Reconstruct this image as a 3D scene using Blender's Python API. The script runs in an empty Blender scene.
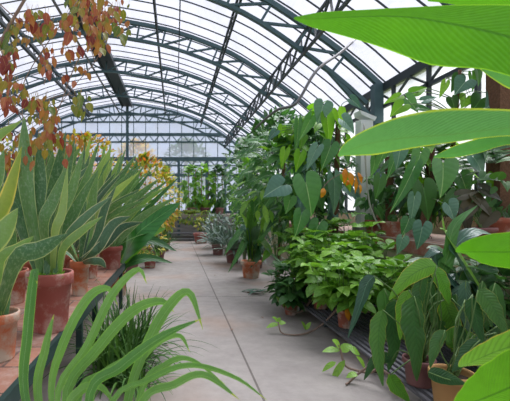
import bpy, math, random
from mathutils import Vector, Matrix
R = random.Random(7)
sc = bpy.context.scene
COL = sc.collection
V = Vector
PI = math.pi

# ------------------------------------------------------------------ helpers
def at(px, py, D):
    """a point of the place seen towards px,py at a distance D along the aisle"""
    return V(((px-175)*D/400, D, 1.5+(207-py)*D/400))
def lin(c):
    o = []
    for v in c[:3]:
        v = v/255.0
        o.append(v/12.92 if v <= .04045 else ((v+.055)/1.055)**2.4)
    return (o[0], o[1], o[2], 1)
def tag(o, label=None, cat=None, group=None, kind=None):
    if label: o['label'] = label
    if cat: o['category'] = cat
    if group: o['group'] = group
    if kind: o['kind'] = kind
    return o
def thing(name, label, cat, loc, group=None):
    o = bpy.data.objects.new(name, None); COL.objects.link(o)
    o.empty_display_size = .05
    o.location = V(loc)
    return tag(o, label, cat, group)

class MB:
    def __init__(s): s.v = []; s.f = []; s.uv = []; s.t = []
    def vert(s, p, uv=(0, 0), t=.5):
        s.v.append(V(p)); s.uv.append(uv); s.t.append(t); return len(s.v)-1
    def box(s, a, b, t=.5):
        x0, y0, z0 = a; x1, y1, z1 = b
        i = len(s.v)
        for z in (z0, z1):
            for (x, y) in ((x0, y0), (x1, y0), (x1, y1), (x0, y1)):
                s.vert((x, y, z), (0, 0), t)
        for q in ((0, 3, 2, 1), (4, 5, 6, 7), (0, 1, 5, 4), (1, 2, 6, 5), (2, 3, 7, 6), (3, 0, 4, 7)):
            s.f.append(tuple(i+k for k in q))
        return s
    def bar(s, a, b, w, h=None, up=V((0, 0, 1))):
        """rectangular bar from a to b"""
        a = V(a); b = V(b); h = h or w
        T = (b-a)
        if T.length < 1e-6: return s
        T.normalize()
        S = T.cross(up)
        if S.length < 1e-3: S = T.cross(V((0, 1, 0)))
        S.normalize(); N = S.cross(T)
        i = len(s.v)
        for p in (a, b):
            for (x, y) in ((-1, -1), (1, -1), (1, 1), (-1, 1)):
                s.vert(p+S*x*w/2+N*y*h/2)
        for q in ((0, 3, 2, 1), (4, 5, 6, 7), (0, 1, 5, 4), (1, 2, 6, 5), (2, 3, 7, 6), (3, 0, 4, 7)):
            s.f.append(tuple(i+k for k in q))
        return s
    def tube(s, pts, r, n=6, r1=None, t=.5):
        pts = [V(p) for p in pts]; m = len(pts)
        i0 = len(s.v); ref = V((.3, .2, 1)).normalized()
        for k, p in enumerate(pts):
            T = (pts[min(k+1, m-1)]-pts[max(k-1, 0)]).normalized()
            S = T.cross(ref)
            if S.length < .05: S = T.cross(V((1, 0, 0)))
            S.normalize(); N = S.cross(T)
            rr = r if r1 is None else r+(r1-r)*k/(m-1)
            for j in range(n):
                a = 2*PI*j/n
                s.vert(p+S*math.cos(a)*rr+N*math.sin(a)*rr, (.25, k/(m-1)), t)
        for k in range(m-1):
            for j in range(n):
                a = i0+k*n+j; b = i0+k*n+(j+1) % n
                s.f.append((a, b, b+n, a+n))
        s.f.append(tuple(i0+j for j in range(n))[::-1])
        s.f.append(tuple(i0+(m-1)*n+j for j in range(n)))
        return s
    def lathe(s, c, prof, n=28, wob=0):
        c = V(c); i0 = len(s.v); m = len(prof)
        for k, (r, z) in enumerate(prof):
            for j in range(n):
                a = 2*PI*j/n
                s.vert(c+V((r*math.cos(a), r*math.sin(a), z)), (j/n, k/m))
        for k in range(m-1):
            for j in range(n):
                a = i0+k*n+j; b = i0+k*n+(j+1) % n
                s.f.append((a, b, b+n, a+n))
        s.f.append(tuple(i0+j for j in range(n))[::-1])
        s.f.append(tuple(i0+(m-1)*n+j for j in range(n)))
        return s
    def blade(s, pts, hw, up=V((0, 0, 1)), t=.5, fold=.25, cross=2, hwr=None, roll=0, wave=0, curl=0):
        """leaf blade along a centreline with half-widths on each side"""
        pts = [V(p) for p in pts]; m = len(pts); hwr = hwr or hw
        i0 = len(s.v); c2 = cross*2+1; ph = R.random()*6
        for k, p in enumerate(pts):
            T = (pts[min(k+1, m-1)]-pts[max(k-1, 0)]).normalized()
            S = T.cross(up)
            if S.length < .02: S = T.cross(V((0, 1, .2)))
            S.normalize(); N = S.cross(T)
            rl = roll+curl*k/(m-1)
            if rl:
                q = Matrix.Rotation(rl, 3, T); S = q @ S; N = q @ N
            for j in range(c2):
                u = (j-cross)/cross
                w = hw[k] if u < 0 else hwr[k]
                lift = (fold*abs(u)-.35*fold*u*u)*w
                if wave: lift += wave*w*abs(u)*math.sin(ph+k*1.7+(2 if u < 0 else 0))
                s.vert(p+S*u*w+N*lift, (.5+.5*u, k/(m-1)), t)
        for k in range(m-1):
            for j in range(c2-1):
                a = i0+k*c2+j
                s.f.append((a, a+1, a+1+c2, a+c2))
        return s
    def heart(s, o, d, nrm, L, W, t=.5, fold=.3, droop=.25):
        """arrow or heart shaped blade: o = where the stalk joins, d = towards the tip"""
        o = V(o); d = V(d).normalized(); nrm = V(nrm)
        S = d.cross(nrm)
        if S.length < .05: S = d.cross(V((0, 1, .3)))
        S.normalize(); N = S.cross(d)
        rows = ((-.36, .16, .26), (-.3, .10, .40), (-.17, .04, .49), (0, 0, .5), (.15, 0, .48), (.35, 0, .39), (.55, 0, .28), (.75, 0, .16), (.9, 0, .07), (1, 0, .004))
        for sd in (-1, 1):
            i0 = len(s.v)
            for (a, i_, o_) in rows:
                for j in range(4):
                    x = (i_+(o_-i_)*j/3)
                    z = fold*x*W-.5*fold*x*x*2*W-droop*L*max(a, 0)**2-.25*L*min(a, 0)**2
                    s.vert(o+d*a*L*.8+S*sd*x*W+N*z, (.5+sd*x*.98, (a+.36)/1.36), t)
            for k in range(len(rows)-1):
                for j in range(3):
                    a = i0+k*4+j
                    s.f.append((a, a+1, a+5, a+4))
        return s
    def build(s, name, mat, parent=None, smooth=True):
        me = bpy.data.meshes.new(name)
        off = V(parent_loc(parent)) if parent else V((0, 0, 0))
        me.from_pydata([tuple(p-off) for p in s.v], [], s.f)
        uvl = me.uv_layers.new(name='UVMap')
        at_ = me.attributes.new('tint', 'FLOAT', 'POINT')
        at_.data.foreach_set('value', s.t)
        li = [0]*len(me.loops); me.loops.foreach_get('vertex_index', li)
        fl = []
        for k in li: fl.extend(s.uv[k])
        uvl.data.foreach_set('uv', fl)
        me.polygons.foreach_set('use_smooth', [smooth]*len(me.polygons))
        me.materials.append(mat); me.update()
        o = bpy.data.objects.new(name, me); COL.objects.link(o)
        if parent: o.parent = parent
        return o
def parent_loc(p):
    l = V((0, 0, 0))
    while p is not None:
        l = l+p.location; p = p.parent
    return l
def struct(name, mb, mat, label=None, smooth=False):
    o = mb.build(name, mat, None, smooth); o['kind'] = 'structure'
    if label: o['label'] = label
    return o
def solo(name, mb, mat, label, cat, group=None, smooth=True):
    """a top-level thing that is one mesh, its origin at its own base"""
    lo = V((sum(p.x for p in mb.v)/len(mb.v), sum(p.y for p in mb.v)/len(mb.v), min(p.z for p in mb.v)))
    mb.v = [p-lo for p in mb.v]
    o = mb.build(name, mat, None, smooth); o.location = lo
    return tag(o, label, cat, group)

# ------------------------------------------------------------------ materials
def newmat(name):
    m = bpy.data.materials.new(name); m.use_nodes = True
    n = m.node_tree; n.nodes.clear()
    return m, n, n.nodes, n.links
def math_(N, L, op, a, b=None, c=None):
    x = N.new('ShaderNodeMath'); x.operation = op
    for i, q in enumerate((a, b, c)):
        if q is None: continue
        if isinstance(q, (int, float)): x.inputs[i].default_value = q
        else: L.new(q, x.inputs[i])
    return x.outputs[0]
def mix_(N, L, f, a, b, mode='MIX'):
    x = N.new('ShaderNodeMix'); x.data_type = 'RGBA'; x.blend_type = mode
    for s_, q in ((0, f), (6, a), (7, b)):
        if isinstance(q, (int, float)): x.inputs[s_].default_value = q
        elif isinstance(q, tuple): x.inputs[s_].default_value = q
        else: L.new(q, x.inputs[s_])
    return x.outputs[2]
def noise_(N, L, scale, detail=3, vec=None, rough=.55):
    x = N.new('ShaderNodeTexNoise'); x.inputs['Scale'].default_value = scale
    x.inputs['Detail'].default_value = detail; x.inputs['Roughness'].default_value = rough
    if vec is not None: L.new(vec, x.inputs['Vector'])
    return x.outputs['Fac']
def ramp_(N, L, f, stops):
    x = N.new('ShaderNodeValToRGB'); L.new(f, x.inputs[0])
    e = x.color_ramp.elements
    while len(e) < len(stops): e.new(.5)
    for i, (p, c) in enumerate(stops):
        e[i].position = p; e[i].color = c
    return x.outputs[0]

def leafmat(name, c1, c2, rib=None, edge=None, ew=.08, veins=0, vk=14, trans=.3, rough=.42, stops=None, band=0, spec=.5, ribw=.05, mot=.35, tipc=None, stripe=0):
    m, nt, N, L = newmat(name)
    ta = N.new('ShaderNodeAttribute'); ta.attribute_name = 'tint'
    uvn = N.new('ShaderNodeUVMap'); sep = N.new('ShaderNodeSeparateXYZ'); L.new(uvn.outputs[0], sep.inputs[0])
    tc = N.new('ShaderNodeTexCoord')
    nz = noise_(N, L, 9, 3, tc.outputs['Object'])
    fine = noise_(N, L, 60, 2, tc.outputs['Object'])
    if stops:
        f = math_(N, L, 'ADD', ta.outputs['Fac'], math_(N, L, 'MULTIPLY', math_(N, L, 'SUBTRACT', nz, .5), .35))
        col = ramp_(N, L, f, stops)
    else:
        f = math_(N, L, 'ADD', math_(N, L, 'MULTIPLY', ta.outputs['Fac'], .75), math_(N, L, 'MULTIPLY', math_(N, L, 'SUBTRACT', nz, .3), mot))
        mf = N.new('ShaderNodeClamp'); L.new(f, mf.inputs[0])
        col = mix_(N, L, mf.outputs[0], lin(c1), lin(c2))
    a = math_(N, L, 'ABSOLUTE', math_(N, L, 'SUBTRACT', sep.outputs[0], .5))
    h = None
    if veins:
        ph = math_(N, L, 'SUBTRACT', math_(N, L, 'MULTIPLY', sep.outputs[1], vk), math_(N, L, 'MULTIPLY', a, vk*.35))
        w = math_(N, L, 'SINE', math_(N, L, 'MULTIPLY', ph, 2*PI))
        w = math_(N, L, 'MULTIPLY_ADD', w, .5, .5); h = w
        dk = mix_(N, L, .55, col, (0, .01, 0, 1))
        col = mix_(N, L, math_(N, L, 'MULTIPLY', math_(N, L, 'POWER', w, 3), veins), col, dk)
    if band:
        mp = N.new('ShaderNodeMapping'); mp.inputs['Scale'].default_value = (2, 9, 1); L.new(uvn.outputs[0], mp.inputs[0])
        bn = noise_(N, L, 3.2, 4, mp.outputs[0])
        bf = math_(N, L, 'SMOOTH_MAX', math_(N, L, 'MULTIPLY', math_(N, L, 'SUBTRACT', bn, .5), 5), 0, .1)
        bc = N.new('ShaderNodeClamp'); L.new(bf, bc.inputs[0])
        col = mix_(N, L, math_(N, L, 'MULTIPLY', bc.outputs[0], band), col, lin((168, 190, 165)))
    col = mix_(N, L, math_(N, L, 'MULTIPLY', math_(N, L, 'SUBTRACT', fine, .35), .5), col, mix_(N, L, .5, col, (0, .01, 0, 1)))
    if stripe:
        mp = N.new('ShaderNodeMapping'); mp.inputs['Scale'].default_value = (26, 1.2, 1); L.new(uvn.outputs[0], mp.inputs[0])
        sn = noise_(N, L, 1.6, 3, mp.outputs[0])
        col = mix_(N, L, math_(N, L, 'MULTIPLY', math_(N, L, 'SUBTRACT', sn, .3), stripe), col, mix_(N, L, .6, col, (0, .02, .01, 1)))
        h = sn
    if rib:
        rf = math_(N, L, 'LESS_THAN', a, ribw*.5)
        col = mix_(N, L, math_(N, L, 'MULTIPLY', rf, .7), col, lin(rib))
    if tipc:
        tf = math_(N, L, 'GREATER_THAN', math_(N, L, 'ADD', sep.outputs[1], math_(N, L, 'MULTIPLY', nz, .1)), 1.0)
        col = mix_(N, L, math_(N, L, 'MULTIPLY', tf, .8), col, lin(tipc))
    if edge:
        ef = N.new('ShaderNodeMapRange'); ef.inputs[1].default_value = .5-ew; ef.inputs[2].default_value = .5-ew*.35
        L.new(math_(N, L, 'ADD', a, math_(N, L, 'MULTIPLY', math_(N, L, 'SUBTRACT', nz, .5), ew*.8)), ef.inputs[0])
        col = mix_(N, L, ef.outputs[0], col, lin(edge))
    b = N.new('ShaderNodeBsdfPrincipled'); L.new(col, b.inputs['Base Color'])
    b.inputs['Roughness'].default_value = rough; b.inputs['Specular IOR Level'].default_value = spec
    if h is not None:
        bp = N.new('ShaderNodeBump'); bp.inputs['Strength'].default_value = .35; bp.inputs['Distance'].default_value = .004
        L.new(h, bp.inputs['Height']); L.new(bp.outputs[0], b.inputs['Normal'])
    t = N.new('ShaderNodeBsdfTranslucent')
    tcx = mix_(N, L, .85, col, (1.15, 1.25, .42, 1), 'MULTIPLY'); L.new(tcx, t.inputs['Color'])
    ms = N.new('ShaderNodeMixShader'); ms.inputs[0].default_value = trans
    L.new(b.outputs[0], ms.inputs[1]); L.new(t.outputs[0], ms.inputs[2])
    o = N.new('ShaderNodeOutputMaterial'); L.new(ms.outputs[0], o.inputs[0])
    return m

def plainmat(name, c1, c2, scale=8, rough=.6, metal=0, bump=.1, spots=None, sp_scale=5, sp_t=.6, spec=.4):
    m, nt, N, L = newmat(name)
    tc = N.new('ShaderNodeTexCoord'); nz = noise_(N, L, scale, 6, tc.outputs['Object'])
    col = mix_(N, L, nz, lin(c1), lin(c2))
    if spots:
        s_ = noise_(N, L, sp_scale, 8, tc.outputs['Object'], .7)
        mr = N.new('ShaderNodeMapRange'); mr.inputs[1].default_value = sp_t-.05; mr.inputs[2].default_value = sp_t+.1
        L.new(s_, mr.inputs[0]); col = mix_(N, L, mr.outputs[0], col, lin(spots))
    b = N.new('ShaderNodeBsdfPrincipled'); L.new(col, b.inputs['Base Color'])
    b.inputs['Roughness'].default_value = rough; b.inputs['Metallic'].default_value = metal
    b.inputs['Specular IOR Level'].default_value = spec
    if bump:
        bp = N.new('ShaderNodeBump'); bp.inputs['Strength'].default_value = bump; bp.inputs['Distance'].default_value = .02
        L.new(nz, bp.inputs['Height']); L.new(bp.outputs[0], b.inputs['Normal'])
    o = N.new('ShaderNodeOutputMaterial'); L.new(b.outputs[0], o.inputs[0])
    return m

def glassmat(name, tint, diff, clear, dirt=.25, dscale=1.2):
    m, nt, N, L = newmat(name)
    tc = N.new('ShaderNodeTexCoord')
    nz = noise_(N, L, dscale, 6, tc.outputs['Object'], .65)
    dc = mix_(N, L, math_(N, L, 'MULTIPLY', nz, dirt*2), lin(diff), lin((150, 150, 160)))
    t = N.new('ShaderNodeBsdfTransparent')
    mpp = N.new('ShaderNodeMapping'); mpp.inputs['Scale'].default_value = (1, .35, 1); L.new(tc.outputs['Object'], mpp.inputs[0])
    n2 = noise_(N, L, dscale*2.2, 8, mpp.outputs[0], .7)
    mr = N.new('ShaderNodeMapRange'); mr.inputs[1].default_value = .42; mr.inputs[2].default_value = .72; L.new(n2, mr.inputs[0])
    L.new(mix_(N, L, math_(N, L, 'MULTIPLY', mr.outputs[0], min(1, dirt*1.8)), lin(tint), lin((176, 180, 196))), t.inputs[0])
    tr = N.new('ShaderNodeBsdfTranslucent'); L.new(dc, tr.inputs[0])
    gl = N.new('ShaderNodeBsdfGlossy'); gl.inputs['Roughness'].default_value = .2
    m1 = N.new('ShaderNodeMixShader'); m1.inputs[0].default_value = .04
    L.new(tr.outputs[0], m1.inputs[1]); L.new(gl.outputs[0], m1.inputs[2])
    m2 = N.new('ShaderNodeMixShader')
    L.new(math_(N, L, 'SUBTRACT', clear, math_(N, L, 'MULTIPLY', math_(N, L, 'SUBTRACT', nz, .5), dirt)), m2.inputs[0])
    L.new(m1.outputs[0], m2.inputs[1]); L.new(t.outputs[0], m2.inputs[2])
    o = N.new('ShaderNodeOutputMaterial'); L.new(m2.outputs[0], o.inputs[0])
    return m

M = {}
M['steel'] = plainmat('green_grey_steel', (58, 82, 90), (80, 106, 112), 4, .5, .1, .03)
M['steel_dark'] = plainmat('dark_steel', (36, 44, 50), (58, 68, 74), 4, .55, .1, .03)
M['green_iron'] = plainmat('dark_green_iron', (22, 46, 44), (40, 66, 62), 10, .5, .2, .05)
M['tray'] = plainmat('weathered_slats', (70, 72, 78), (112, 112, 116), 20, .6, .1, .1)
M['white'] = plainmat('white_paint', (215, 218, 222), (236, 238, 240), 3, .5)
M['cream'] = plainmat('cream_plaster', (196, 178, 150), (222, 208, 184), 5, .85, 0, .1, (150, 130, 110), 3, .62)
M['greystone'] = plainmat('grey_concrete', (128, 126, 124), (160, 156, 152), 3, .85, 0, .1, (96, 96, 98), 2, .6)
M['ledge'] = plainmat('pale_ledge', (150, 142, 132), (182, 174, 162), 3, .8, 0, .1)
M['soil'] = plainmat('soil', (38, 28, 22), (70, 54, 42), 40, .95, 0, .6)
M['terracotta'] = plainmat('terracotta', (150, 84, 66), (184, 112, 90), 7, .8, 0, .12, (196, 182, 170), 5, .52)
M['terra_red'] = plainmat('terracotta_red', (142, 74, 66), (172, 98, 88), 5, .75, 0, .1, (186, 154, 144), 5, .54)
M['terra_orange'] = plainmat('terracotta_orange', (176, 98, 62), (202, 122, 84), 6, .75, 0, .1, (188, 176, 160), 4, .48)
M['terra_dark'] = plainmat('terracotta_purple', (110, 74, 76), (146, 104, 100), 6, .7, 0, .1)
M['terra_tan'] = plainmat('terracotta_tan', (172, 130, 80), (196, 156, 104), 5, .75, 0, .08, (140, 120, 90), 6, .62)
M['stem'] = plainmat('green_stem', (70, 100, 52), (104, 136, 74), 12, .5)
M['twig'] = plainmat('brown_twig', (104, 84, 74), (160, 138, 124), 30, .85)
M['bark'] = plainmat('fibrous_bark', (72, 50, 38), (124, 90, 68), 30, .95, 0, .8)
M['cable'] = plainmat('grey_cable', (84, 84, 88), (112, 110, 112), 6, .5)
M['hose'] = plainmat('pale_hose', (150, 150, 140), (180, 180, 170), 6, .5)
M['bamboo'] = plainmat('stake_wood', (120, 84, 62), (150, 110, 84), 12, .8)
M['grass_out'] = plainmat('lawn', (80, 100, 54), (120, 130, 80), 2, .9)

M['snake'] = leafmat('snake_leaf', (66, 114, 72), (128, 174, 100), stripe=1.2, edge=(176, 192, 130), ew=.06, band=.5, trans=.12, rough=.4, mot=.5)
M['snake_var'] = leafmat('snake_leaf_pale_edge', (54, 92, 74), (104, 146, 110), stripe=1.0, edge=(216, 216, 176), ew=.1, band=.2, trans=.08, rough=.38)
M['snake_yel'] = leafmat('snake_leaf_yellowing', (120, 150, 60), (176, 186, 62), edge=(214, 200, 90), ew=.14, trans=.15, rough=.4, mot=.9)
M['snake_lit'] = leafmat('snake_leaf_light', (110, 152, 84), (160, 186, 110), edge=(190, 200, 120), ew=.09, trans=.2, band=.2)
M['broad'] = leafmat('broad_dark_leaf', (36, 84, 44), (84, 140, 70), rib=(110, 150, 90), veins=.35, vk=11, trans=.2, rough=.33)
M['broad_lit'] = leafmat('broad_ribbed_leaf', (58, 124, 60), (92, 160, 84), rib=(120, 170, 100), ribw=.03, veins=.4, vk=11, trans=.25, rough=.35)
M['strap'] = leafmat('strap_leaf', (84, 142, 70), (140, 190, 104), edge=(140, 192, 84), ew=.06, rib=(140, 180, 130), ribw=.045, stripe=1.5, trans=.3, rough=.4, tipc=(190, 200, 90))
M['banana'] = leafmat('banana_leaf', (74, 142, 26), (112, 178, 38), rib=(58, 110, 30), ribw=.035, edge=(150, 206, 60), ew=.02, veins=.12, vk=46, trans=.5, rough=.38)
M['banana_pale'] = leafmat('banana_leaf_pale', (82, 150, 84), (124, 184, 112), rib=(96, 150, 80), ribw=.04, edge=(186, 206, 70), ew=.06, veins=.14, vk=50, trans=.4, rough=.3)
M['grass'] = leafmat('dark_grass_leaf', (40, 76, 36), (92, 132, 62), trans=.2, rough=.6, spec=.2)
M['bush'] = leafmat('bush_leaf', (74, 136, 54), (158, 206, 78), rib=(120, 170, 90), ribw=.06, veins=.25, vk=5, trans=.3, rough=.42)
M['bush_dark'] = leafmat('deep_green_leaf', (36, 80, 42), (84, 132, 66), rib=(90, 140, 80), trans=.25, rough=.4)
M['philo'] = leafmat('arrow_leaf', (58, 112, 66), (100, 156, 84), rib=(160, 190, 140), ribw=.035, veins=.18, vk=7, trans=.3, rough=.4)
M['philo_blue'] = leafmat('blue_green_leaf', (66, 112, 96), (110, 150, 128), rib=(150, 180, 160), ribw=.035, veins=.15, vk=7, trans=.2, rough=.38)
M['philo_lime'] = leafmat('lime_leaf', (96, 158, 34), (150, 200, 60), rib=(170, 200, 110), ribw=.03, trans=.5, rough=.45)
M['lily'] = leafmat('lily_leaf', (48, 92, 56), (92, 140, 72), rib=(60, 110, 60), ribw=.05, edge=(160, 160, 80), ew=.02, veins=.4, vk=13, trans=.25, rough=.35)
M['lily_blue'] = leafmat('lily_blue_leaf', (48, 84, 72), (88, 126, 104), rib=(110, 150, 130), ribw=.04, veins=.3, vk=13, trans=.15, rough=.33)
M['lily_bright'] = leafmat('lily_bright_leaf', (84, 146, 50), (130, 182, 70), rib=(70, 120, 50), ribw=.04, veins=.45, vk=15, trans=.3, rough=.38, edge=(190, 180, 90), ew=.04)
M['agave'] = leafmat('grey_green_leaf', (70, 98, 88), (128, 152, 136), trans=.1, rough=.45)
M['yellow'] = leafmat('yellow_leaf', (214, 168, 40), (232, 196, 70), trans=.4, rough=.5)
M['orange'] = leafmat('orange_dead_leaf', (210, 120, 20), (232, 164, 40), trans=.3, rough=.6)
M['maroon'] = leafmat('maroon_leaf', (48, 50, 38), (78, 72, 46), trans=.2, rough=.4)
g_, o_, y_, r_, p_ = lin((104, 132, 62)), lin((152, 150, 56)), lin((206, 172, 62)), lin((186, 78, 52)), lin((214, 122, 84))
M['autumn'] = leafmat('autumn_vine_leaf', (0, 0, 0), (0, 0, 0), rib=(190, 150, 90), ribw=.04, trans=.3, rough=.5,
    stops=[(0, lin((62, 98, 62))), (.22, lin((98, 118, 44))), (.42, lin((140, 134, 40))), (.6, lin((170, 116, 56))), (.74, lin((172, 92, 66))), (.9, lin((130, 48, 44)))])
M['autumn_y'] = leafmat('autumn_shrub_leaf', (0, 0, 0), (0, 0, 0), trans=.35, rough=.5,
    stops=[(0, lin((82, 128, 60))), (.35, lin((132, 158, 60))), (.6, lin((196, 186, 70))), (.82, lin((220, 160, 60))), (1, lin((200, 96, 50)))])

M['roofglass'] = glassmat('roof_glazing', (224, 227, 238), (200, 202, 212), .74, .35, .9)
M['endglass'] = glassmat('frosted_end_glass', (196, 206, 226), (176, 190, 216), .55, .5, 1.4)
M['sideglass'] = glassmat('clear_side_glass', (250, 252, 255), (250, 250, 255), .7, .1, 1)

def floormat():
    m, nt, N, L = newmat('concrete_slabs')
    tc = N.new('ShaderNodeTexCoord'); ob = tc.outputs['Object']
    a = noise_(N, L, .8, 6, ob, .6); b_ = noise_(N, L, 5, 8, ob, .7); c_ = noise_(N, L, 40, 3, ob)
    col = mix_(N, L, a, lin((124, 118, 114)), lin((196, 188, 180)))
    col = mix_(N, L, math_(N, L, 'MULTIPLY', b_, .8), col, lin((106, 100, 98)))
    st = noise_(N, L, .55, 4, ob, .5)
    mr = N.new('ShaderNodeMapRange'); mr.inputs[1].default_value = .5; mr.inputs[2].default_value = .68; L.new(st, mr.inputs[0])
    col = mix_(N, L, math_(N, L, 'MULTIPLY', mr.outputs[0], .5), col, lin((158, 122, 96)))
    mp = N.new('ShaderNodeMapping'); mp.inputs['Location'].default_value = (-.69+1.1, -6.7+3.35, 0); L.new(ob, mp.inputs[0])
    mp.inputs['Location'].default_value = (-.69+2.2*5, -6.7+4.2*5, 0)
    br = N.new('ShaderNodeTexBrick'); L.new(mp.outputs[0], br.inputs['Vector'])
    br.offset = 0; br.squash = 1
    br.inputs['Color1'].default_value = (1, 1, 1, 1); br.inputs['Color2'].default_value = (.86, .86, .86, 1); br.inputs['Mortar'].default_value = (.35, .32, .3, 1)
    br.inputs['Scale'].default_value = 1; br.inputs['Brick Width'].default_value = 2.2; br.inputs['Row Height'].default_value = 4.2
    br.inputs['Mortar Size'].default_value = .011; br.inputs['Mortar Smooth'].default_value = .2
    col = mix_(N, L, 1, col, br.outputs[0], 'MULTIPLY')
    b = N.new('ShaderNodeBsdfPrincipled'); L.new(col, b.inputs['Base Color'])
    ro = N.new('ShaderNodeMapRange'); ro.inputs[3].default_value = .45; ro.inputs[4].default_value = .8; L.new(b_, ro.inputs[0]); L.new(ro.outputs[0], b.inputs['Roughness'])
    bp = N.new('ShaderNodeBump'); bp.inputs['Strength'].default_value = .15; bp.inputs['Distance'].default_value = .01; L.new(c_, bp.inputs['Height']); L.new(bp.outputs[0], b.inputs['Normal'])
    o = N.new('ShaderNodeOutputMaterial'); L.new(b.outputs[0], o.inputs[0]); return m
M['floor'] = floormat()
def tilemat(name, c1, c2, mort, w, h, off=.5, swap=False):
    m, nt, N, L = newmat(name)
    tc = N.new('ShaderNodeTexCoord'); ob = tc.outputs['Object']
    mp = N.new('ShaderNodeMapping'); L.new(ob, mp.inputs[0])
    if swap: mp.inputs['Rotation'].default_value = swap
    br = N.new('ShaderNodeTexBrick'); L.new(mp.outputs[0], br.inputs['Vector']); br.offset = off
    br.inputs['Color1'].default_value = lin(c1); br.inputs['Color2'].default_value = lin(c2); br.inputs['Mortar'].default_value = lin(mort)
    br.inputs['Scale'].default_value = 1; br.inputs['Brick Width'].default_value = w; br.inputs['Row Height'].default_value = h
    br.inputs['Mortar Size'].default_value = .008
    n1 = noise_(N, L, 7, 8, ob, .7)
    mr = N.new('ShaderNodeMapRange'); mr.inputs[1].default_value = .45; mr.inputs[2].default_value = .7; L.new(n1, mr.inputs[0])
    col = mix_(N, L, math_(N, L, 'MULTIPLY', mr.outputs[0], .7), br.outputs[0], lin((186, 168, 158)))
    n2 = noise_(N, L, 18, 5, ob, .7)
    col = mix_(N, L, math_(N, L, 'MULTIPLY', n2, .7), col, lin((92, 66, 56)))
    b = N.new('ShaderNodeBsdfPrincipled'); L.new(col, b.inputs['Base Color']); b.inputs['Roughness'].default_value = .8
    bp = N.new('ShaderNodeBump'); bp.inputs['Strength'].default_value = .4; bp.inputs['Distance'].default_value = .01; L.new(n1, bp.inputs['Height']); L.new(bp.outputs[0], b.inputs['Normal'])
    o = N.new('ShaderNodeOutputMaterial'); L.new(b.outputs[0], o.inputs[0]); return m
M['benchtile'] = tilemat('red_bench_tiles', (170, 116, 92), (140, 98, 80), (70, 54, 46), .62, .31)
M['brick'] = tilemat('red_brick', (150, 84, 68), (176, 108, 88), (176, 164, 150), .24, .075, .5, (PI/2, 0, PI/2))

# ------------------------------------------------------------------ building
XR, XL, X0 = 4.21, -9.21, -2.5
UE = 6.71
YE, YB = 21.0, -3.0
HP = [(-1.22, 5.24), (0, 5.4), (1.22, 5.24), (2.5, 4.97), (3.8, 4.5), (4.5, 4.13), (5.25, 3.62), (6.06, 3.02), (6.71, 2.44), (7.3, 1.85)]
def roofz(u):
    u = abs(u)
    for k in range(1, len(HP)-2):
        if u <= HP[k+1][0] or k == len(HP)-3:
            (xa, a), (xb, b), (xc, c), (xd, d) = HP[k-1], HP[k], HP[k+1], HP[k+2]
            t = (u-xb)/(xc-xb); h = xc-xb
            mb_ = (c-a)/(xc-xa)*h; mc = (d-b)/(xd-xb)*h
            t2, t3 = t*t, t*t*t
            return 1.5+(2*t3-3*t2+1)*b+(t3-2*t2+t)*mb_+(-2*t3+3*t2)*c+(t3-t2)*mc
def roofp(u, y, off=0):
    e = .02; du = (roofz(min(abs(u)+e, UE))-roofz(abs(u)-e if abs(u) > e else 0))
    n = V((-(roofz(u+e)-roofz(u-e))/(2*e), 0, 1)).normalized()
    return V((X0+u, y, roofz(u)))+n*off
US = [-UE+2*UE*k/28 for k in range(29)]

struct('floor', MB().box((XL, YB, -.2), (XR, YE, 0)), M['floor'])
g = MB().box((-60, -40, -.4), (60, 90, -.21)); struct('ground', g, M['grass_out'])
# side walls
struct('wall_right', MB().box((XR, YB, 0), (XR+.2, YE, 1.35)), M['cream'])
struct('wall_left', MB().box((XL-.2, YB, 0), (XL, YE, 1.35)), M['cream'])
struct('wall_back', MB().box((XL, YE, 0), (XR, YE+.2, 1.2)), M['greystone'])
struct('wall_front', MB().box((XL, YB-.2, 0), (XR, YB, 1.2)), M['greystone'])
ZE = roofz(UE)
for nm, x, sg in (('right', XR, 1), ('left', XL, -1)):
    mb = MB()
    mb.box((x-.02 if sg > 0 else x-.12, YB, ZE-.1), (x+.12 if sg > 0 else x+.02, YE, ZE+.06))       # eave beam
    mb.box((x-.02, YB, 3.5), (x+.04, YE, 3.57)); mb.box((x-.05, YB, 1.35), (x+.06, YE, 1.42))
    y = YB; k = 0
    while y < YE:
        mb.box((x-.02, y-.03, 1.42), (x+.04, y+.03, ZE-.1))
        mb.bar((x, y, 3.55), (x, y+.535, ZE-.1), .035); mb.bar((x, y+.535, ZE-.1), (x, y+1.07, 3.55), .035)
        y += 1.0717
    struct('trim_24' if sg > 0 else 'trim_25', mb, M['steel_dark'])
    struct('window_1' if sg > 0 else 'window_2', MB().box((x+.03*sg, YB, 1.4), (x+.045*sg, YE, ZE-.05)), M['sideglass'])
# roof glazing
mb = MB(); prev = None
for y in (YB, YE+.1):
    for u in US: mb.vert(roofp(u, y, .16))
for k in range(28): mb.f.append((k, k+1, k+30, k+29))
struct('ceiling', mb, M['roofglass'], 'white translucent glazed arched roof', True)
# glazing bars
mb = MB(); y = YE
sp = 3.215/6
while y > YB:
    for k in range(28): mb.bar(roofp(US[k], y, .12), roofp(US[k+1], y, .12), .016, .03)
    y -= sp
struct('trim_20', mb, M['steel_dark'])
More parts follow.
